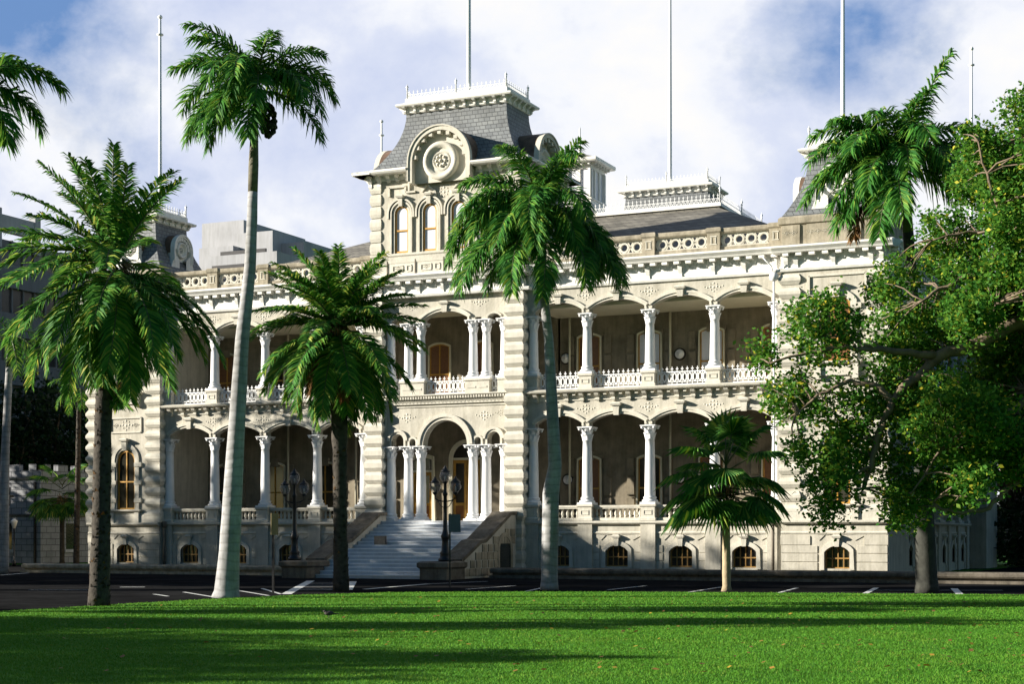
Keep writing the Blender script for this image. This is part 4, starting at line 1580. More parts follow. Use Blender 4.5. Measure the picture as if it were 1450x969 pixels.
# ------------------------------------------------------------------ lamps and signs
GLOBE = bpy.data.materials.new('lamp_globe')
GLOBE.use_nodes = True
t = GLOBE.node_tree
b = t.nodes['Principled BSDF']
b.inputs['Base Color'].default_value = (.22, .22, .25, 1)
b.inputs['Roughness'].default_value = .08
b.inputs['Alpha'].default_value = .40


def street_lamp(x, y, z, label):
    L = thing('street_lamp', label, 'street lamp', (x, y, z), 'lamps on the front steps')
    m = MB(BLACK)
    m.lathe(0, 0, [(.30, 0), (.31, .1), (.24, .16), (.22, .3), (.25, .36), (.17, .46), (.14, .9), (.17, 1.0), (.20, 1.1), (.14, 1.22), (.10, 1.4), (.085, 2.0), (.075, 2.85), (.11, 2.9), (.11, 2.98), (.07, 3.04), (.06, 3.4), (.12, 3.46), (.13, 3.5)], 14)
    ob('post', m, L)
    for sx in (-1, 1):
        m = MB(BLACK)
        m.tube([(sx * .05, 0, 2.62), (sx * .3, 0, 2.66), (sx * .48, 0, 2.74), (sx * .5, 0, 2.98)], .03, 6)
        m.tube([(sx * .07, 0, 2.35), (sx * .2, 0, 2.42), (sx * .36, 0, 2.66)], .018, 6)
        m.lathe(sx * .5, 0, [(.04, 2.9), (.11, 2.98), (.12, 3.03)], 10)
        ob('arm', m, L)
    for dx, dz in ((0, 3.5), (-.5, 3.03), (.5, 3.03)):
        m = MB(GLOBE)
        m.lathe(dx, 0, [(.11, dz), (.18, dz + .05), (.235, dz + .16), (.245, dz + .26), (.21, dz + .38), (.17, dz + .43)], 16)
        g = ob('globe', m, L)
        m = MB(BLACK)
        m.lathe(dx, 0, [(.20, dz + .40), (.22, dz + .43), (.16, dz + .5), (.09, dz + .55), (.1, dz + .58), (.04, dz + .62), (.05, dz + .66), (.01, dz + .7)], 14)
        ob('cap', m, g)
        m = MB(WHITE)
        m.lathe(dx, 0, [(.03, dz + .0), (.035, dz + .2), (.01, dz + .25)], 8)
        ob('bulb', m, g)
    return L


street_lamp(3.75, -7.45, .44, 'black triple globe lamp in front of the steps, beside the square sign')
street_lamp(-3.95, -7.45, .44, 'black triple globe lamp left of the steps, in front of the shaded arcade')
# square sign seen from behind
p = ground(637, 60.3)
s = thing('traffic_sign', 'square grey sign seen from behind on a thin post by the lamp', 'sign', p, 'signs at the lawn edge', TH)
m = MB(BLACK)
m.box(-.03, .03, 0, .05, 0, 2.75)
ob('post', m, s)
m = MB(SIGNB)
m.box(-.02 - .03, .40, -.02, 0, 2.05, 2.72)
ob('sign_panel', m, s)
p = ground(388, 54.5)
s = thing('traffic_sign', 'narrow sign on a dark post standing beside the pale royal palm trunk', 'sign', p, 'signs at the lawn edge', TH + R(76))
m = MB(BLACK)
m.box(-.035, .035, 0, .06, 0, 2.66)
ob('post', m, s)
m = MB(pbr('sign_edge', (.22, .17, .08), .6, .1))
m.box(-.3, .3, -.03, 0, 1.95, 2.68)
ob('sign_panel', m, s)
p = ground(20, 100)
s = thing('lamp_post', 'small white topped lamp post in front of the white block gatehouse', 'lamp post', p)
m = MB(BLACK)
m.lathe(0, 0, [(.12, 0), (.12, .3), (.05, .4), (.045, 2.3), (.08, 2.35)], 8)
ob('post', m, s)
m = MB(WHITE)
m.lathe(0, 0, [(.09, 2.35), (.2, 2.75), (.22, 2.8), (.05, 2.95)], 8)
ob('lamp_shade', m, s)

# ------------------------------------------------------------------ far buildings
def barracks():
    B = thing('gatehouse', 'small white block building with battlements and a cross slit, in the shade at left', 'building', (-40, 17, GZ))
    X1, Y0 = -39.1, 16.4
    z1 = 6.5
    m = MB(BLOCK)
    m.box(-48, X1, Y0, Y0 + 7.5, GZ, 5.4)
    m.M = Matrix.Identity(4)
    m.loft([(-48.1, X1 + .12, Y0 - .12, Y0 + 7.6, 5.4), (-48.1, X1 + .2, Y0 - .2, Y0 + 7.7, 5.5), (-48.1, X1 + .2, Y0 - .2, Y0 + 7.7, 6.0)])
    for i in range(5):
        x = X1 + .2 - .5 - i * 1.9
        m.box(x - .55, x + .5, Y0 - .2, Y0 + .2, 6.0, 6.42)
        y = Y0 + .3 + i * 1.75
        m.box(X1 - .2, X1 + .2, y - .5, y + .5, 6.003, 6.42)
    m.loft([(-48, X1 + .05, Y0 - .05, Y0 + 7.55, 2.85), (-48, X1 + .1, Y0 - .1, Y0 + 7.6, 2.9), (-48, X1 + .1, Y0 - .1, Y0 + 7.6, 3.0)], STONE_K)
    m.M = Matrix.Translation((0, 0, 0))
    for v in range(len(m.v)):
        m.v[v] = (m.v[v][0] + 40, m.v[v][1] - 17, m.v[v][2] - GZ)
    ob('wall', m, B)
    def bx(*a):
        x0, x1, y0, y1, z0, z1 = a
        return (x0 + 40, x1 + 40, y0 - 17, y1 - 17, z0 - GZ, z1 - GZ)
    m = MB(GLASS)
    m.box(*bx(-41.9, -41.75, Y0 - .03, Y0, 3.6, 4.9))
    m.box(*bx(-42.2, -41.45, Y0 - .028, Y0 + .001, 4.2, 4.33))
    ob('cross_slit', m, B)
    for k in (0, 1):
        m = MB(GLASS)
        if k == 0:
            m.box(*bx(-42.6, -41.6, Y0 - .02, Y0, .6, 2.4))
        else:
            m.box(*bx(X1, X1 + .02, Y0 + 2.6, Y0 + 3.7, .6, 2.4))
        f = ob('window', m, B)
        m = MB(CONC)
        if k == 0:
            m.box(*bx(-42.8, -41.4, Y0 - .12, Y0, .38, .6))
        else:
            m.box(*bx(X1, X1 + .12, Y0 + 2.4, Y0 + 3.9, .38, .6))
        ob('sill', m, f)
    m = MB(BLACK)
    m.box(*bx(X1 - .5, X1 - .36, Y0 - .14, Y0, GZ, 5.2))
    ob('drainpipe', m, B)
barracks()


def offices():
    X, Y0, Y1 = -60, 14, 110
    B = thing('office_building', 'grey concrete office block with long window bands and an open roof frame at left', 'building', (X, Y0, GZ))
    m = MB(CONC_D)
    m.box(-40, 0, 0, Y1 - Y0, 0, 26.2)
    fl = 4.1
    for i in range(6):
        z = 2.6 + i * fl
        m.box(.0, .45, -.3, Y1 - Y0, z - .2, z + 1.75)
    ob('wall', m, B)
    for i in range(6):
        z = 4.15 + i * fl
        m = MB(WINBAND)
        m.box(0, .06, .2, Y1 - Y0, z + .22, z + 2.3)
        for k in range(0, 60):
            m.box(.0, .2, k * 1.4 + .5, k * 1.4 + .66, z + .205, z + 2.34, CONC_D)
        ob('window', m, B)
    m = MB(CONC)
    L = 26
    for k in range(6):
        y = L - k * 4.8
        m.box(-.35, .35, y - .35, y + .35, 26.2, 29.5)
        if k < 5:
            m.box(-.3, .3, y - 4.45, y - .35, 27.6, 29.0)
    m.box(-9, -8.4, 0, L, 27.6, 29.0)
    ob('roof_frame', m, B)
offices()


def tower_block():
    B = thing('concrete_building', 'stepped pale concrete building showing above the palace parapet', 'building', (-50, 55, GZ))
    def bx(px0, px1, py0, py1, Y, dep, mat, m):
        a, b = at(px0, py0, 1), at(px1, py1, 1)
        def onY(px, py):
            d = (at(px, py, 1) - CAM)
            return CAM + d * ((Y - CAM.y) / d.y)
        p, q = onY(px0, py0), onY(px1, py1)
        m.box(p.x + 50, q.x + 50, Y - 55, Y - 55 + dep, max(0, q.z - GZ - 8), p.z - GZ, mat)
    m = MB(CONC)
    bx(286, 345, 317, 420, 58, 11, CONC, m)
    bx(336, 386, 331, 420, 55.5, 16, CONC, m)
    bx(282, 330, 352, 420, 54.5, 9, CONC, m)
    bx(292, 392, 364, 420, 51.5, 20, CONC, m)
    bx(376, 430, 347, 420, 57, 20, CONC, m)
    ob('wall', m, B)
    m = MB(WINBAND)
    bx(312, 376, 357, 363, 54.2, .2, WINBAND, m)
    ob('window', m, B)
    m = MB(WINBAND)
    bx(300, 345, 377, 383, 51.3, .2, WINBAND, m)
    ob('window', m, B)
    m = MB(WINBAND)
    p = CAM + (at(386, 360, 1) - CAM) * ((58 - CAM.y) / (at(386, 360, 1) - CAM).y)
    m.box(p.x + 50.02, p.x + 50.08, 4, 14, p.z - GZ - .5, p.z - GZ + .1)
    ob('window', m, B)
tower_block()

# ------------------------------------------------------------------ palms
def frond_mesh(az, el, L, droop, LL=.75, nl=58, style='royal', mat=PALM, seed=0, wid=.024, tint=None):
    rg = random.Random(seed)
    m = MB(mat)
    hor = RIGHT * math.cos(R(az)) - FWD * math.sin(R(az))
    side = hor.cross(UP).normalized()
    n = 16
    pts, tans = [Vector((0, 0, 0))], []
    sway = rg.uniform(-.25, .25)
    for i in range(n):
        q = i / n
        pi_ = R(el) - R(droop) * (q ** 1.15)
        d = (hor * math.cos(pi_) + UP * math.sin(pi_) + side * sway * q).normalized()
        tans.append(d)
        pts.append(pts[-1] + d * L / n)
    tans.append(tans[-1])
    m.tube(pts, [.045 * (1 - .85 * i / n) for i in range(n + 1)], 5, HUSK if mat is DEAD else SHAFT)
    vs, fs = [], []
    for i in range(nl):
        q = .12 + .88 * (i + rg.random() * .6) / nl
        q = min(q, .995)
        k = q * n
        j = int(k)
        p = pts[j].lerp(pts[j + 1], k - j)
        T = tans[j]
        Nn = side.cross(T).normalized()
        if Nn.z < 0 and style != 'x':
            Nn = Nn if abs(T.z) > .9 else -Nn
        prof = (min(1, q / .3) ** .7) * (1 - .62 * max(0, (q - .35) / .65) ** 1.5)
        for sg in (-1, 1):
            if rg.random() < .05:
                continue
            l = LL * prof * rg.uniform(.8, 1.15)
            v = rg.uniform(-.55, .75) if style == 'royal' else rg.uniform(.1, .5)
            d = (side * sg * rg.uniform(.75, 1.0) + T * (.45 + .5 * q) + Nn * v).normalized()
            g = rg.uniform(.35, .85) if style == 'royal' else rg.uniform(.25, .65)
            mid = p + d * l * .5 - UP * g * l * .12
            tip = p + d * l * .96 - UP * g * l * .75
            wv = (T - d * T.dot(d))
            if wv.length < .05:
                wv = Nn
            wv = (wv.normalized() + Nn * rg.uniform(-.5, .5)).normalized() * wid * rg.uniform(.8, 1.3)
            b = len(vs)
            vs += [tuple(p - wv * .5), tuple(p + wv * .5), tuple(mid + wv), tuple(mid - wv), tuple(tip)]
            fs += [(b, b + 1, b + 2, b + 3), (b + 3, b + 2, b + 4)]
    m.add(vs, fs, mat)
    return m


def palm(label, base, trunk, crown, fronds, style, bark, group, shaft=None, LL=.75, nl=58, seed=1, name='palm_tree', mat=PALM, nuts=None, wid=.024, skirt=False):
    """trunk: [(point, radius)], crown: growing point, fronds: [(azimuth, elevation, length, droop[, dead])]"""
    P = thing(name, label, 'palm tree', base, group)
    m = MB(bark)
    pts, rad = [], []
    tr = [(Vector(p) - Vector(base), r) for p, r in trunk]
    for (p, r), (q, r2) in zip(tr, tr[1:]):
        k = max(2, int((q - p).length / (.28 if bark is BARK else .5)))
        for i in range(k):
            u = i / k
            jit = 1 + (random.uniform(-.07, .07) if bark is BARK else random.uniform(-.015, .015))
            pts.append(p.lerp(q, u))
            rad.append((r + (r2 - r) * u) * jit)
    pts.append(tr[-1][0])
    rad.append(tr[-1][1])
    m.tube(pts, rad, 14)
    if bark is BARK:           # old leaf bases
        for i in range(int(len(pts) * 9)):
            j = random.randrange(0, len(pts) - 1)
            a = random.uniform(0, 6.28)
            r_ = rad[j]
            c = pts[j].lerp(pts[j + 1], random.random())
            d = Vector((math.cos(a), math.sin(a), 0))
            s_ = Vector((-math.sin(a), math.cos(a), 0))
            o = c + d * r_ * .93
            m.add([tuple(o - s_ * .07), tuple(o + s_ * .07), tuple(o + d * .06 + UP * .11)], [(0, 1, 2), (2, 1, 0)], HUSK if random.random() < .2 else bark)
    ob('trunk', m, P)
    c = Vector(crown) - Vector(base)
    if shaft:
        q = tr[-1][0]
        m = MB(SHAFT if shaft == 'green' else SHAFTB)
        m.tube([q, q.lerp(c, .25), q.lerp(c, .6), c, c + UP * .3], [tr[-1][1] * 1.0, tr[-1][1] * 1.02, tr[-1][1] * .74, tr[-1][1] * .4, .03], 12)
        ob('crownshaft', m, P)
    for i, fr in enumerate(fronds):
        az, el, L, dr = fr[:4]
        dead = len(fr) > 4
        fm = frond_mesh(az, el, L, dr, LL * (.75 if dead else 1), nl, style, DEAD if dead else mat, seed * 100 + i, wid)
        off = (RIGHT * math.cos(R(az)) - FWD * math.sin(R(az))) * .08 + UP * (-.25 if el < 0 else .0)
        o = ob('frond', fm, P, c + off)
        if dead:
            o['label'] = 'brown dead frond'
    if skirt:
        m = MB(HUSK)
        for k in range(70):
            a = random.uniform(0, 6.28)
            d = Vector((math.cos(a), math.sin(a), 0))
            p = c + d * .22 + UP * random.uniform(-.5, .1)
            m.tube([p, p + d * random.uniform(.1, .3) - UP * .2, p + d * .25 - UP * random.uniform(.4, .9)], [.03, .02, .005], 4)
        ob('dry_skirt', m, P)
    if nuts:
        m = MB(pbr('seed_cluster', (.03, .032, .02), .7, .4, 12))
        q = c + nuts
        for k in range(130):
            a, b_ = random.uniform(0, 6.28), random.uniform(-1, 1)
            p = q + Vector((math.cos(a) * .26 * (1 - b_ * b_) ** .5 * random.uniform(.4, 1), math.sin(a) * .26 * (1 - b_ * b_) ** .5, b_ * .5))
            m.lathe(p.x, p.y, [(.02, p.z - .07), (.075, p.z - .03), (.08, p.z + .02), (.02, p.z + .08)], 6)
        m.tube([c - UP * .3, c.lerp(q, .6) - UP * .1, q + UP * .3], [.05, .045, .03], 6, HUSK)
        ob('seed_cluster', m, P)
    return P


def spread(n, e0, e1, L, d0, d1, seed, jl=.12):
    rg = random.Random(seed)
    out = []
    for i in range(n):
        q = i / (n - 1)
        el = e0 + (e1 - e0) * q ** .85
        out.append((i * 137.5 + rg.uniform(-14, 14), el + rg.uniform(-6, 6), L * rg.uniform(1 - jl, 1 + jl) * (.8 + .25 * min(1, q * 2.5)), d0 + (d1 - d0) * q + rg.uniform(-8, 8)))
    return out


# stocky feather palm at left, dark rough trunk
D = 43.8
palm('stocky feather palm with dark rough trunk left of the white royal palm', ground(140, D), [(ground(140, D), .30), (at(143, 760, D), .25), (at(146, 600, D), .22), (at(150, 520, D), .23), (at(160, 400, D), .26)],
     at(163, 372, D), [(92, 80, 3.2, 30), (130, 72, 3.1, 34), (60, 68, 2.9, 36), (220, 62, 3.0, 36), (300, 66, 2.9, 36), (150, 66, 3.2, 34), (185, 52, 3.3, 38), (176, 30, 3.2, 34), (40, 64, 3.2, 46), (25, 58, 3.0, 34), (205, 70, 2.9, 34), (100, 70, 3.0, 38), (180, 8, 3.5, 52), (165, 22, 3.6, 78), (0, -8, 3.2, 55), (10, -14, 3.2, 58), (30, -20, 3.2, 55), (350, -24, 3.1, 52), (15, -35, 3.0, 44)] + [f for f in spread(44, 46, -66, 3.5, 46, 66, 11) if not (math.cos(R(f[0])) > .55 and f[1] > -12)],
     'date', BARK, 'feather palms on the front lawn', None, .74, 80, 2, mat=PALM2, skirt=True, wid=.027)
# same kind before the arcade
D = 55.8
palm('stocky feather palm with dark trunk in front of the arcade left of the steps', ground(483, D), [(ground(483, D), .30), (at(482, 760, D), .24), (at(481, 650, D), .25), (at(480, 560, D), .30), (at(480, 480, D), .34)],
     at(478, 462, D), [(180, 55, 3.1, 40), (150, 74, 3.0, 36), (70, 78, 2.9, 34), (30, 70, 3.0, 34), (110, 70, 3.0, 44), (200, 64, 3.0, 40), (330, 62, 2.9, 42), (165, 64, 3.1, 46), (50, 60, 3.0, 50), (250, 74, 3.0, 30), (290, 66, 2.9, 36), (130, 56, 3.1, 56), (12, 52, 2.9, 30), (350, 30, 3.1, 36), (175, 28, 3.1, 48), (182, 10, 3.4, 48), (0, 10, 3.2, 60), (100, 60, 2.8, 50), (240, -50, 2.6, 30, 1), (310, -55, 2.7, 25, 1), (70, -62, 2.5, 22, 1), (150, -52, 2.4, 30, 1)] + spread(48, 62, -60, 3.2, 42, 60, 23),
     'date', BARK, 'feather palms on the front lawn', None, .78, 84, 3, mat=PALM2, skirt=True, wid=.030)
# tall white-trunked royal palm
D = 49.6
palm('tall royal palm with curved white trunk and seed cluster, nearest the sky at left', ground(320, D), [(ground(320, D), .46), (at(321, 838, D), .38), (at(325, 780, D), .32), (at(333, 640, D), .27), (at(343, 480, D), .21), (at(354, 380, D), .18), (at(357, 310, D), .16), (at(358, 272, D), .15)],
     at(362, 118, D), [(f_[0], f_[1], f_[2] * .92, f_[3]) for f_ in [(172, 72, 3.1, 74), (178, 40, 2.9, 72), (190, 28, 3.1, 104), (200, 5, 3.0, 90), (10, 62, 2.7, 92), (0, 34, 3.0, 104), (14, 18, 2.9, 106), (150, 66, 2.7, 84), (95, 30, 2.9, 120), (110, 0, 2.9, 84), (140, -8, 2.9, 78), (250, 60, 2.5, 80), (300, 40, 2.6, 90), (230, 20, 2.7, 95), (160, -30, 2.6, 55), (60, 66, 2.6, 88), (100, 40, 3.0, 118), (75, 10, 2.9, 90), (120, 35, 3.0, 112), (185, 55, 2.8, 90), (350, 48, 2.8, 98), (40, 25, 3.0, 110), (90, -18, 3.0, 64), (160, -10, 3.1, 70), (18, -6, 3.1, 74)]],
     'royal', SMOOTHB, 'royal palms on the front lawn', 'brown', .80, 100, 4, wid=.026, nuts=Vector(RIGHT * .38 - UP * 1.15))
# royal palm before the central tower
D = 57.3
palm('royal palm with grey trunk and drooping crown in front of the right wing', ground(778, D), [(ground(778, D), .34), (at(778, 820, D), .30), (at(780, 700, D), .30), (at(786, 660, D), .24), (at(777, 480, D), .17), (at(770, 420, D), .16)],
     at(764, 300, D), [(172, 60, 3.2, 96), (120, 72, 3.4, 84), (60, 70, 3.3, 92), (180, 34, 3.3, 100), (188, 12, 3.5, 84), (150, 20, 3.4, 98), (120, 10, 3.3, 92), (95, 5, 3.3, 92), (60, 10, 3.2, 100), (30, 0, 3.3, 84), (5, 2, 3.3, 80), (350, -8, 3.2, 76), (38, 80, 2.9, 52), (200, -5, 3.2, 72), (130, -25, 3.2, 60), (30, -22, 3.2, 62), (10, -12, 3.0, 66), (165, -32, 3.2, 54), (85, 45, 2.7, 110), (270, 50, 2.6, 90), (300, 25, 2.8, 95), (230, 30, 2.8, 95), (172, -8, 4.2, 74), (145, -12, 4.4, 72), (115, -18, 4.4, 68), (82, -24, 4.3, 62), (50, -14, 4.3, 70), (22, -10, 4.3, 74), (355, -4, 4.1, 80), (10, -4, 4.0, 80), (178, 12, 4.1, 96), (183, 22, 3.8, 96), (155, 40, 3.5, 108), (100, 30, 3.6, 112), (60, 35, 3.5, 110), (345, 2, 3.5, 84)],
     'royal', SMOOTHB, 'royal palms on the front lawn', 'brown', .95, 135, 5, wid=.029)
# royal palm at right behind the broad-leaved tree
D = 54.5
palm('royal palm rising behind the broad leaved tree at right, one frond dead', ground(1313, D), [(ground(1313, D), .42), (at(1312, 820, D), .36), (at(1306, 650, D), .28), (at(1296, 480, D), .22), (at(1286, 330, D), .18)],
     at(1277, 226, D), [(20, 76, 3.8, 26), (165, 30, 3.8, 84), (178, 6, 3.9, 72), (140, 40, 3.5, 104), (110, -6, 3.6, 80), (90, 50, 3.2, 110), (60, 20, 3.2, 104), (174, 50, 3.4, 84), (186, 60, 2.8, 70), (120, -25, 3.6, 62), (10, 55, 2.8, 80), (70, 84, 2.6, 70), (120, 66, 2.9, 96), (168, 62, 2.9, 82), (178, 40, 2.9, 74), (185, 18, 3.1, 74), (170, -4, 3.2, 64), (150, -12, 3.2, 66), (130, 10, 3.1, 92), (160, -34, 3.2, 48, 1), (175, -22, 3.3, 52), (0, 32, 2.4, 50), (350, 15, 2.3, 60), (5, -5, 2.2, 60), (270, 60, 2.5, 80), (220, 35, 2.8, 85), (100, 25, 2.9, 105)],
     'royal', DARKB, 'royal palms on the front lawn', 'green', .98, 96, 6, wid=.034)
# palm whose fronds hang into the top left corner
D = 42.0
palm('royal palm whose dark fronds hang into the top left corner of the sky', ground(-70, D), [(ground(-70, D), .36), (at(-64, 500, D), .24), (at(-60, 260, D), .18)],
     at(-58, 120, D), [(0, 38, 2.9, 92), (352, 10, 2.6, 92), (20, -5, 2.3, 90), (170, 40, 2.6, 90), (120, 20, 2.6, 95), (240, 30, 2.6, 90), (300, 60, 2.4, 80), (80, 60, 2.4, 90)],
     'royal', SMOOTHB, 'royal palms on the front lawn', 'green', .85, 110, 7, wid=.032)
D = 82
palm('slender pale palm trunk at the left edge before the white gatehouse', ground(4, D), [(ground(4, D), .30), (at(7, 650, D), .22), (at(13, 520, D), .17)],
     at(14, 470, D), spread(12, 70, -30, 2.4, 70, 90, 31), 'royal', SMOOTHB, 'palms by the gatehouse', 'green', .7, 40, 8)
D = 104
palm('dark slender palm behind the gatehouse, left of the palace corner', ground(108, D), [(ground(108, D), .2), (at(112, 560, D), .13)],
     at(113, 545, D), spread(14, 70, -40, 1.9, 60, 80, 32), 'royal', BARK, 'palms by the gatehouse', None, .6, 34, 9)


# ------------------------------------------------------------------ fan palm
def fan_leaf(az, el, pet, rad, seed, droop=20):
    rg = random.Random(seed)
    m = MB(FANL)
    hor = RIGHT * math.cos(R(az)) - FWD * math.sin(R(az))
    d = (hor * math.cos(R(el)) + UP * math.sin(R(el))).normalized()
    e2 = el - droop
    d2 = (hor * math.cos(R(e2)) + UP * math.sin(R(e2))).normalized()
    tip = d * pet
    m.tube([(0, 0, 0), tuple(d * pet * .5), tuple(tip)], [.035, .025, .018], 5, SHAFT)
    side = hor.cross(UP).normalized()
    nrm = side.cross(d2).normalized()
    if nrm.z < 0:
        nrm = -nrm
    n = 26
    ring = []
    for i in range(2 * n + 1):
        a = R(-112 + 224 * i / (2 * n))
        dr = d2 * math.cos(a) + side * math.sin(a)
        pleat = .045 * rad * (1 if i % 2 else -1)
        cup = -.16 * rad * (abs(a) / R(112)) ** 2
        q = tip + dr * rad * .62 * (1 - .15 * abs(a) / R(112)) + nrm * (pleat + cup)
        ring.append((a, dr, q))
    for i in range(0, 2 * n, 2):
        b0, b1, b2 = ring[i][2], ring[i + 1][2], ring[i + 2][2]
        a, dr = ring[i + 1][0], ring[i + 1][1]
        L = rad * rg.uniform(.9, 1.1) * (1 - .25 * (abs(a) / R(112)) ** 2)
        tp = tip + dr * L - UP * rad * rg.uniform(.08, .3) + nrm * (-.16 * rad * (abs(a) / R(112)) ** 2)
        m.add([tuple(tip), tuple(b0), tuple(b1), tuple(b2)], [(0, 1, 2), (0, 2, 3)])
        m.add([tuple(b0), tuple(b1), tuple(b2), tuple(tp)], [(0, 3, 1), (1, 3, 2)])
    return m


def fan_palm(label, base, top, r0, r1, leaves, group=None, sc=1.0, bark=TANB, fruit=False):
    P = thing('fan_palm', label, 'palm tree', base, group)
    t_ = Vector(top) - Vector(base)
    m = MB(bark)
    k = 14
    m.tube([t_ * (i / k) for i in range(k + 1)], [r0 * 1.35 if i == 0 else (r0 + (r1 - r0) * i / k) * random.uniform(.97, 1.03) for i in range(k + 1)], 12)
    ob('trunk', m, P)
    m = MB(HUSK)
    for q in range(60):
        a = random.uniform(0, 6.28)
        d = Vector((math.cos(a), math.sin(a), 0))
        p = t_ + d * r1 * .8 + UP * random.uniform(-.15 * sc, .9 * sc)
        m.tube([p, p + d * .12 * sc + UP * random.uniform(-.2, .3) * sc, p + d * .22 * sc + UP * random.uniform(-.5, .5) * sc], [.03, .02, .006], 4)
    ob('dry_skirt', m, P)
    for i, (az, el, pet, rad, dr, h) in enumerate(leaves):
        ob('frond', fan_leaf(az, el, pet * sc, rad * sc, 500 + i, dr), P, t_ + UP * h * sc)
    if fruit:
        q = t_ + RIGHT * .9 + UP * .05
        m = MB(BLACK)
        m.tube([t_ + UP * .6, q + UP * .7, q + UP * .3], [.03, .025, .02], 5)
        m.lathe(q.x, q.y, [(.03, q.z + .32), (.14, q.z + .2), (.17, q.z + .05), (.13, q.z - .1), (.02, q.z - .18)], 10)
        ob('hanging_fruit', m, P)
    return P


D = 55.8
lv = [(110, 84, .9, 1.05, 8, 1.5), (60, 72, .9, 1.0, 20, 1.6), (0, 55, 1.1, 1.0, 28, 1.5), (180, 58, 1.0, 1.0, 30, 1.5), (20, 30, 1.2, 1.05, 34, 1.3), (350, 8, 1.1, 1.05, 36, 1.0), (160, 36, 1.2, 1.0, 36, 1.3), (185, 12, 1.2, 1.1, 34, 1.1),
      (195, -4, 1.2, 1.1, 32, .8), (150, -10, 1.1, 1.1, 34, .7), (120, -16, .9, 1.0, 36, .6), (90, -20, .8, .95, 40, .5), (60, -18, .9, 1.0, 36, .6), (30, -12, 1.1, 1.05, 34, .7), (5, -6, 1.2, 1.05, 34, .8), (340, -14, 1.0, 1.0, 36, .6), (210, -16, 1.1, 1.05, 32, .6), (250, -6, 1.0, 1.0, 36, .9), (300, 10, 1.0, 1.0, 36, 1.0), (270, 45, .9, 1.0, 30, 1.4), (230, 25, 1.0, 1.0, 36, 1.2), (100, 20, .8, 1.0, 50, 1.1), (135, 10, 1.0, 1.05, 46, 1.0), (172, -14, 1.25, 1.1, 30, .6), (312, 60, .8, .9, 30, 1.5)]
fan_palm('small fan palm with slim pale trunk standing at the lawn edge before the right wing', ground(1029, D), at(1028, 728, D), .15, .14, lv, sc=1.12, fruit=True)
D = 106
fan_palm('dark fan palm in deep shade in front of the white gatehouse', ground(88, D), at(88, 725, D), .16, .15, lv[2:20], None, 1.15, BARK)


# ------------------------------------------------------------------ broad-leaved trees
def leaf_cloud(blobs, n_cl, per, lr, mat, seed, clr=.4):
    """leaves in clusters through ellipsoids ((centre, radii)); returns mesh and cluster centres"""
    rg = np.random.default_rng(seed)
    vol = np.array([r[0] * r[1] * r[2] for c, r in blobs]) ** .75
    idx = rg.choice(len(blobs), n_cl, p=vol / vol.sum())
    C = np.array([tuple(b[0]) for b in blobs])[idx]
    Rr = np.array([tuple(b[1]) for b in blobs])[idx]
    d = rg.normal(size=(n_cl, 3))
    d /= np.linalg.norm(d, axis=1)[:, None]
    cl = C + d * Rr * (rg.uniform(.12, 1.0, n_cl) ** .5)[:, None]
    n = n_cl * per
    p = np.repeat(cl, per, 0) + rg.normal(size=(n, 3)) * clr * np.array([.5, .5, .38])
    u = rg.normal(size=(n, 3))
    u[:, 2] *= .6
    u /= np.linalg.norm(u, axis=1)[:, None]
    v = np.cross(u, rg.normal(size=(n, 3)))
    v /= np.linalg.norm(v, axis=1)[:, None] + 1e-6
    s = rg.uniform(.6, 1.2, n)[:, None] * lr
    nr = np.cross(u, v)
    V = np.stack([p - u * s, p + v * s * .62 + nr * s * .12, p + u * s * 1.05 - nr * s * .25, p - v * s * .62 + nr * s * .12], 1)
    return V.reshape(-1, 3), n, cl


def limb(m, p, q, r0, r1, rg, sag=.12, n=7, mat=None):
    L = (q - p).length
    pts = []
    o = Vector((rg.uniform(-1, 1), rg.uniform(-1, 1), rg.uniform(.2, 1))) * L * sag
    for i in range(n + 1):
        u = i / n
        w_ = Vector((rg.uniform(-1, 1), rg.uniform(-1, 1), rg.uniform(-1, 1))) * L * .025 * (0 < i < n)
        pts.append(p.lerp(q, u) + o * 4 * u * (1 - u) + w_)
    m.tube(pts, [r0 + (r1 - r0) * (i / n) for i in range(n + 1)], 7, mat)
    return pts


def broad_tree(name, label, base, fork, blobs, n_cl, per, lr, mat, seed, group=None, r0=.4, paths=(), clr=.4, twigs=160, cat='tree'):
    T = thing(name, label, cat, base, group)
    b0 = Vector(base)
    rg = random.Random(seed)
    m = MB(TBARK)
    f = Vector(fork) - b0
    limb(m, Vector((0, 0, 0)), f, r0, r0 * .8, rg, .03)
    ob('trunk', m, T)
    nodes = []
    for path, ra, rb in paths:
        m = MB(TBARK)
        pts = [Vector(q) - b0 for q in path]
        fine = []
        for p, q in zip(pts, pts[1:]):
            for i in range(4):
                fine.append(p.lerp(q, i / 4) + Vector((rg.uniform(-1, 1), rg.uniform(-1, 1), rg.uniform(-1, 1))) * .05)
        fine.append(pts[-1])
        m.tube(fine, [ra + (rb - ra) * i / (len(fine) - 1) for i in range(len(fine))], 7)
        nodes += fine[3:]
        ob('branch', m, T)
    rel = [(Vector(c) - b0, r) for c, r in blobs]
    if not paths:
        m = MB(TBARK)
        for c, r in rel:
            nodes += limb(m, f, c, r0 * .5, .06, rg)[2:]
        ob('branch', m, T)
    V, n, cl = leaf_cloud(rel, n_cl, per, lr, mat, seed, clr)
    m = MB(TBARK)
    if nodes and twigs:
        for k in range(min(twigs, len(cl))):
            c = Vector(cl[k])
            p = min(nodes, key=lambda q: (q - c).length)
            if (p - c).length < 3.6:
                limb(m, p, c, .03, .008, rg, .08, 4)
        ob('twig', m, T)
    link('crown', np_tris('crown', V, n, 4, mat), T)
    return T


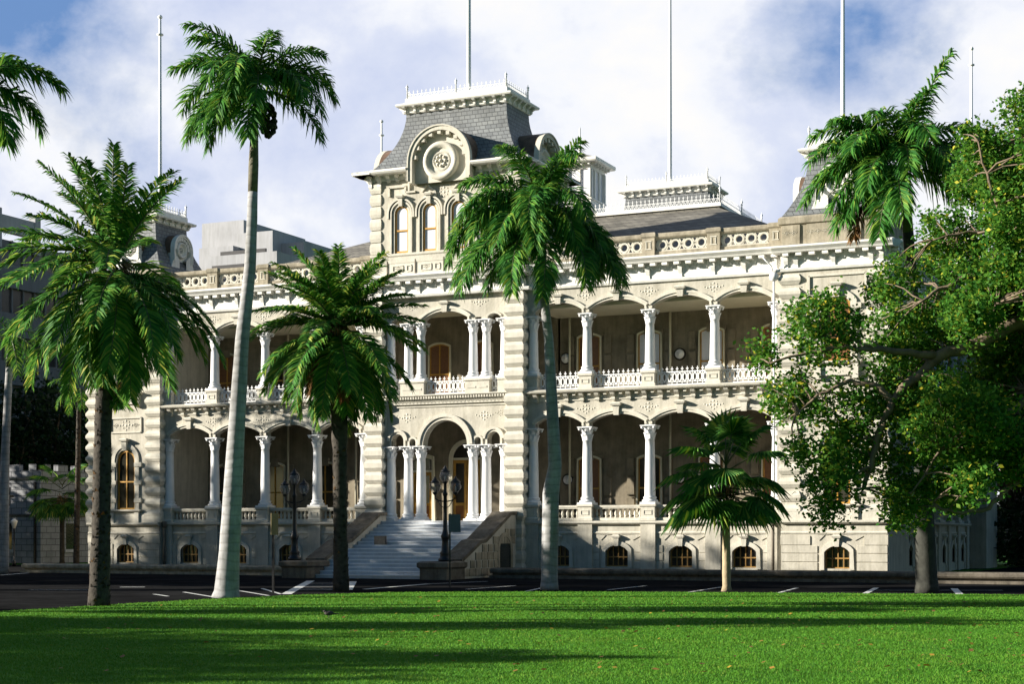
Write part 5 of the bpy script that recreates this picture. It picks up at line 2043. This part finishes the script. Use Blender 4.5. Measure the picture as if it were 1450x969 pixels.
D = 46.5
def B_(px, py, r, dz=0.0, ry=None):
    return (at(px, py, D + dz), Vector((r * D / F_PX, r * D / F_PX * 1.1, (ry or r) * D / F_PX)))
blobs = [B_(1165, 470, 58, -.6), B_(1085, 500, 26, -.4), B_(1130, 560, 42, -.2), B_(1185, 590, 46, .3), B_(1160, 695, 42, -.6, 58), B_(1195, 640, 40, 0), B_(1258, 560, 50, .6), B_(1300, 470, 66, .2), B_(1272, 392, 32, .4), B_(1345, 345, 52, .8),
         B_(1402, 235, 46, .6), B_(1388, 190, 24, .3), B_(1430, 300, 60, 1), B_(1400, 420, 78, .2), B_(1340, 600, 68, -.8), B_(1300, 690, 50, -1, 60), B_(1385, 640, 52, 0), B_(1430, 540, 60, .6), B_(1440, 175, 40, 1), B_(1260, 640, 36, 0), B_(1440, 400, 60, -.8), B_(1270, 720, 24, -.6), B_(1360, 690, 36, -.4), B_(1440, 640, 46, 0), B_(1120, 640, 22, 0), B_(1480, 480, 90, 1), B_(1490, 260, 80, 1)]
A_ = lambda px, py, d=0: at(px, py, D + d)
rgb = random.Random(12)
blobs = [(c + FWD * rgb.uniform(-1.4, 1.4), r_) for c, r_ in blobs] + [(c + FWD * rgb.uniform(2.0, 3.6) + RIGHT * rgb.uniform(.2, .9), r_ * .8) for c, r_ in blobs[6::2]] + [(c - FWD * rgb.uniform(1.8, 2.8) + RIGHT * rgb.uniform(.5, 1.2), r_ * .6) for c, r_ in blobs[7:] if r_.x > .9]
base = ground(1545, D)
fork = A_(1520, 480, .3)
A_0 = A_
A_ = lambda px, py, d=0: A_0(px, py, d - .9)
paths = [([fork, A_(1440, 455), A_(1390, 485), A_(1330, 505), A_(1290, 540), A_(1262, 570), A_(1245, 610), A_(1232, 660), A_(1218, 700)], .22, .06),
         ([A_(1262, 570), A_(1240, 545), A_(1205, 540), A_(1160, 560), A_(1125, 590)], .11, .025),
         ([A_(1330, 505), A_(1290, 500, -.3), A_(1235, 495, -.4), A_(1190, 492, -.4), A_(1130, 505, -.4), A_(1090, 515, -.4)], .12, .025),
         ([A_(1235, 495, -.4), A_(1210, 480, -.5), A_(1160, 475, -.5)], .05, .015),
         ([A_(1390, 485), A_(1352, 480, -.5), A_(1358, 455, -.6), A_(1405, 440, -.7), A_(1412, 430, -.7)], .05, .03),
         ([fork, A_(1450, 400, .5), A_(1380, 390, .5), A_(1330, 410, .4), A_(1300, 430, .2)], .14, .03),
         ([A_(1450, 400, .5), A_(1430, 330, .7), A_(1400, 260, .6), A_(1385, 200, .5)], .1, .02),
         ([A_(1430, 330, .7), A_(1370, 330, .7), A_(1320, 340, .7)], .06, .02),
         ([fork, A_(1470, 660), A_(1430, 690, -.4), A_(1400, 720, -.6), A_(1350, 728, -.8), A_(1322, 712, -.9)], .12, .03),
         ([A_(1232, 660), A_(1200, 680, -.3), A_(1165, 720, -.5)], .05, .015),
         ([fork, A_(1440, 580), A_(1380, 600, -.3), A_(1330, 640, -.8), A_(1290, 700, -.9)], .12, .02),
         ([fork, A_(1500, 300, .9), A_(1450, 200, 1)], .14, .03)]
broad_tree('broadleaf_tree', 'large spreading broad leaved tree with yellow flecked leaves and dark limbs at right', base, fork, blobs, 4000, 30, .077, LEAF, 41, r0=.42, paths=paths, clr=.36, twigs=700)

# dark trees round the grounds: some are seen far behind, the rest stand left of the view and shade the forecourt
GRP = 'dark trees round the grounds'
def simple_tree(x, y, h, r, label, seed, n_cl=420, lr=.22, low=.25, name='shade_tree'):
    rg = random.Random(seed)
    b = Vector((x, y, GZ))
    bl = []
    for k in range(7):
        a = k * 2.4
        q = rg.uniform(.3, .62) * r
        rr = r * rg.uniform(.42, .62)
        bl.append((b + Vector((math.cos(a) * q, math.sin(a) * q, h * (low + (1 - low) * rg.uniform(.25, .78)))), Vector((rr, rr, min(rr, h * (1 - low) * .34)))))
    if low < .1:
        for k in range(5):
            a = k * 1.257
            bl.append((b + Vector((math.cos(a) * r * .6, math.sin(a) * r * .6, h * .13)), Vector((r * .5, r * .5, h * .13))))
    bl.append((b + Vector((0, 0, h * .82)), Vector((r * .5, r * .5, h * .17))))
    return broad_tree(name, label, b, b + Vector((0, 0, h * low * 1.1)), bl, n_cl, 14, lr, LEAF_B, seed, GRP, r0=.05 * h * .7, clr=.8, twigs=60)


p = ground(70, 128)
simple_tree(p.x, p.y, 14, 5.5, 'dark dense tree rising behind the battlements of the white gatehouse', 51)
p = ground(-10, 126)
simple_tree(p.x, p.y, 12, 5, 'dark dense tree at the left edge behind the slender palm trunk', 52)
p = ground(1440, 108)
simple_tree(p.x, p.y, 19, 7, 'dark dense tree beyond the shaded right side of the palace', 53, 900, .24, .06)
p = ground(1530, 100)
simple_tree(p.x, p.y, 17, 7, 'dark dense tree at the right edge behind the broad leaved tree', 54, 900, .24, .06)
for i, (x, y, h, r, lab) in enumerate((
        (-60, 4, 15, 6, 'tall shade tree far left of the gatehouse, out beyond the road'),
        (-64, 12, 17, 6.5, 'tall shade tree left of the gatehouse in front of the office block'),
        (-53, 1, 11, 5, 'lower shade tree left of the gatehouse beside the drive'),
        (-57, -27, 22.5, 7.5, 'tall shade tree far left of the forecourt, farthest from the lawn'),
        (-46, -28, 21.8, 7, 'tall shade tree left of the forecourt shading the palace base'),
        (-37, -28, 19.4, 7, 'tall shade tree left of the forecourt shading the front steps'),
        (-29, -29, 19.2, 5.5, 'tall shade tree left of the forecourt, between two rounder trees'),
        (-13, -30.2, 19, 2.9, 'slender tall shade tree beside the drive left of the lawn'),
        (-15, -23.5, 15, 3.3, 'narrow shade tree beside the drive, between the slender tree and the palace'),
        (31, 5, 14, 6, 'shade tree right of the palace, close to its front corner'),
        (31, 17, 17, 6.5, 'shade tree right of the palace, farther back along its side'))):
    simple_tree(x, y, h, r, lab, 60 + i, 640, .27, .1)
# trees and palms left of the view that throw their shade across the lawn
def upsun(px, py, L):
    g = gpx(px, py)
    h = Vector((to_sun.x, to_sun.y, 0)).normalized()
    return g + h * L, L * math.tan(R(SUN_EL))
for i, (px, py, L, r, lab) in enumerate(((420, 945, 25, 5.0, 'low round tree left of the lawn, nearest the camera'), (330, 915, 27, 4.5, 'low round tree left of the lawn, third from the camera'), (250, 888, 28, 3.4, 'low round tree left of the lawn, second from the camera'))):
    q, hc = upsun(px, py, L)
    simple_tree(q.x, q.y, hc * 1.08, r, lab, 90 + i, 700, .22, .06)
for i, (px, py, L, r, lab) in enumerate(((620, 934, 30, 1.9, 'palm left of the lawn whose shadow falls nearest the camera'), (720, 889, 36, 1.9, 'palm left of the lawn whose shadow falls across the middle of the grass'),
                                        (1220, 883, 46, 2.1, 'tall palm left of the lawn whose shadow reaches the right of the grass'), (1150, 866, 50, 1.8, 'tall palm left of the lawn whose shadow reaches the far edge of the grass'),
                                        (520, 868, 34, 1.8, 'palm left of the lawn whose shadow falls by the lawn edge'))):
    b, h = upsun(px, py, L)
    b.z = GZ
    palm(lab, b, [(b, .3), (b + UP * (h - 1), .18)], b + UP * h, spread(15, 60, -30, r, 70, 80, 70 + i), 'royal', SMOOTHB, 'palms left of the lawn', 'green', .8, 60, 80 + i, wid=.04)
# far woods that close the horizon
wb = []
rg = random.Random(5)
for i in range(46):
    x = -230 + i * 11
    wb.append((Vector((x, 175 + rg.uniform(-15, 15), GZ + 4)), Vector((9, 6, rg.uniform(5, 9)))))
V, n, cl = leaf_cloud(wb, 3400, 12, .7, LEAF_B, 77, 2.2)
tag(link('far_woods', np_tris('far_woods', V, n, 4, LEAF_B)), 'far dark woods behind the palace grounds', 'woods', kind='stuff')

# ------------------------------------------------------------------ a dove on the grass
p = ground(466, 36.9)
bd = tag(link('dove', None), None)
bpy.data.objects.remove(bd)
m = MB(pbr('dove_feathers', (.06, .05, .045), .7, .3, 20))
def ell(c, r, n=10):
    k = 7
    rings = []
    vs, fs = [], []
    for i in range(k + 1):
        a = -math.pi / 2 + math.pi * i / k
        for j in range(n):
            b_ = 2 * math.pi * j / n
            vs.append((c[0] + r[0] * math.sin(a), c[1] + r[1] * math.cos(a) * math.cos(b_), c[2] + r[2] * math.cos(a) * math.sin(b_)))
    for i in range(k):
        for j in range(n):
            j2 = (j + 1) % n
            fs.append((i * n + j, i * n + j2, (i + 1) * n + j2, (i + 1) * n + j))
    m.add(vs, fs, None, True)
ell((0, 0, .11), (.11, .05, .055))
ell((-.10, 0, .155), (.035, .028, .03))
m.tube([(-.06, 0, .12), (-.09, 0, .145)], [.04, .028], 8)
m.tube([(-.13, 0, .155), (-.155, 0, .148)], [.009, .002], 6)
m.loft([(.06, .06, -.025, .025, .09), (.22, .22, -.03, .03, .085)]) if False else m.add([(.07, -.03, .12), (.07, .03, .12), (.22, .035, .10), (.22, -.035, .10), (.07, -.02, .09), (.07, .02, .09), (.22, .03, .092), (.22, -.03, .092)], [(0, 1, 2, 3), (7, 6, 5, 4), (0, 3, 7, 4), (1, 5, 6, 2), (3, 2, 6, 7), (0, 4, 5, 1)])
for s_ in (-.02, .02):
    m.tube([(0, s_, .07), (-.005, s_, .03), (0, s_, 0)], .006, 5)
    m.tube([(0, s_, .003), (-.03, s_, .003)], .005, 5)
o = tag(ob('dove', m, None, (p.x, p.y, GZ + .05), TH + .15), 'small dark dove walking on the lawn in front of the left palms', 'bird')
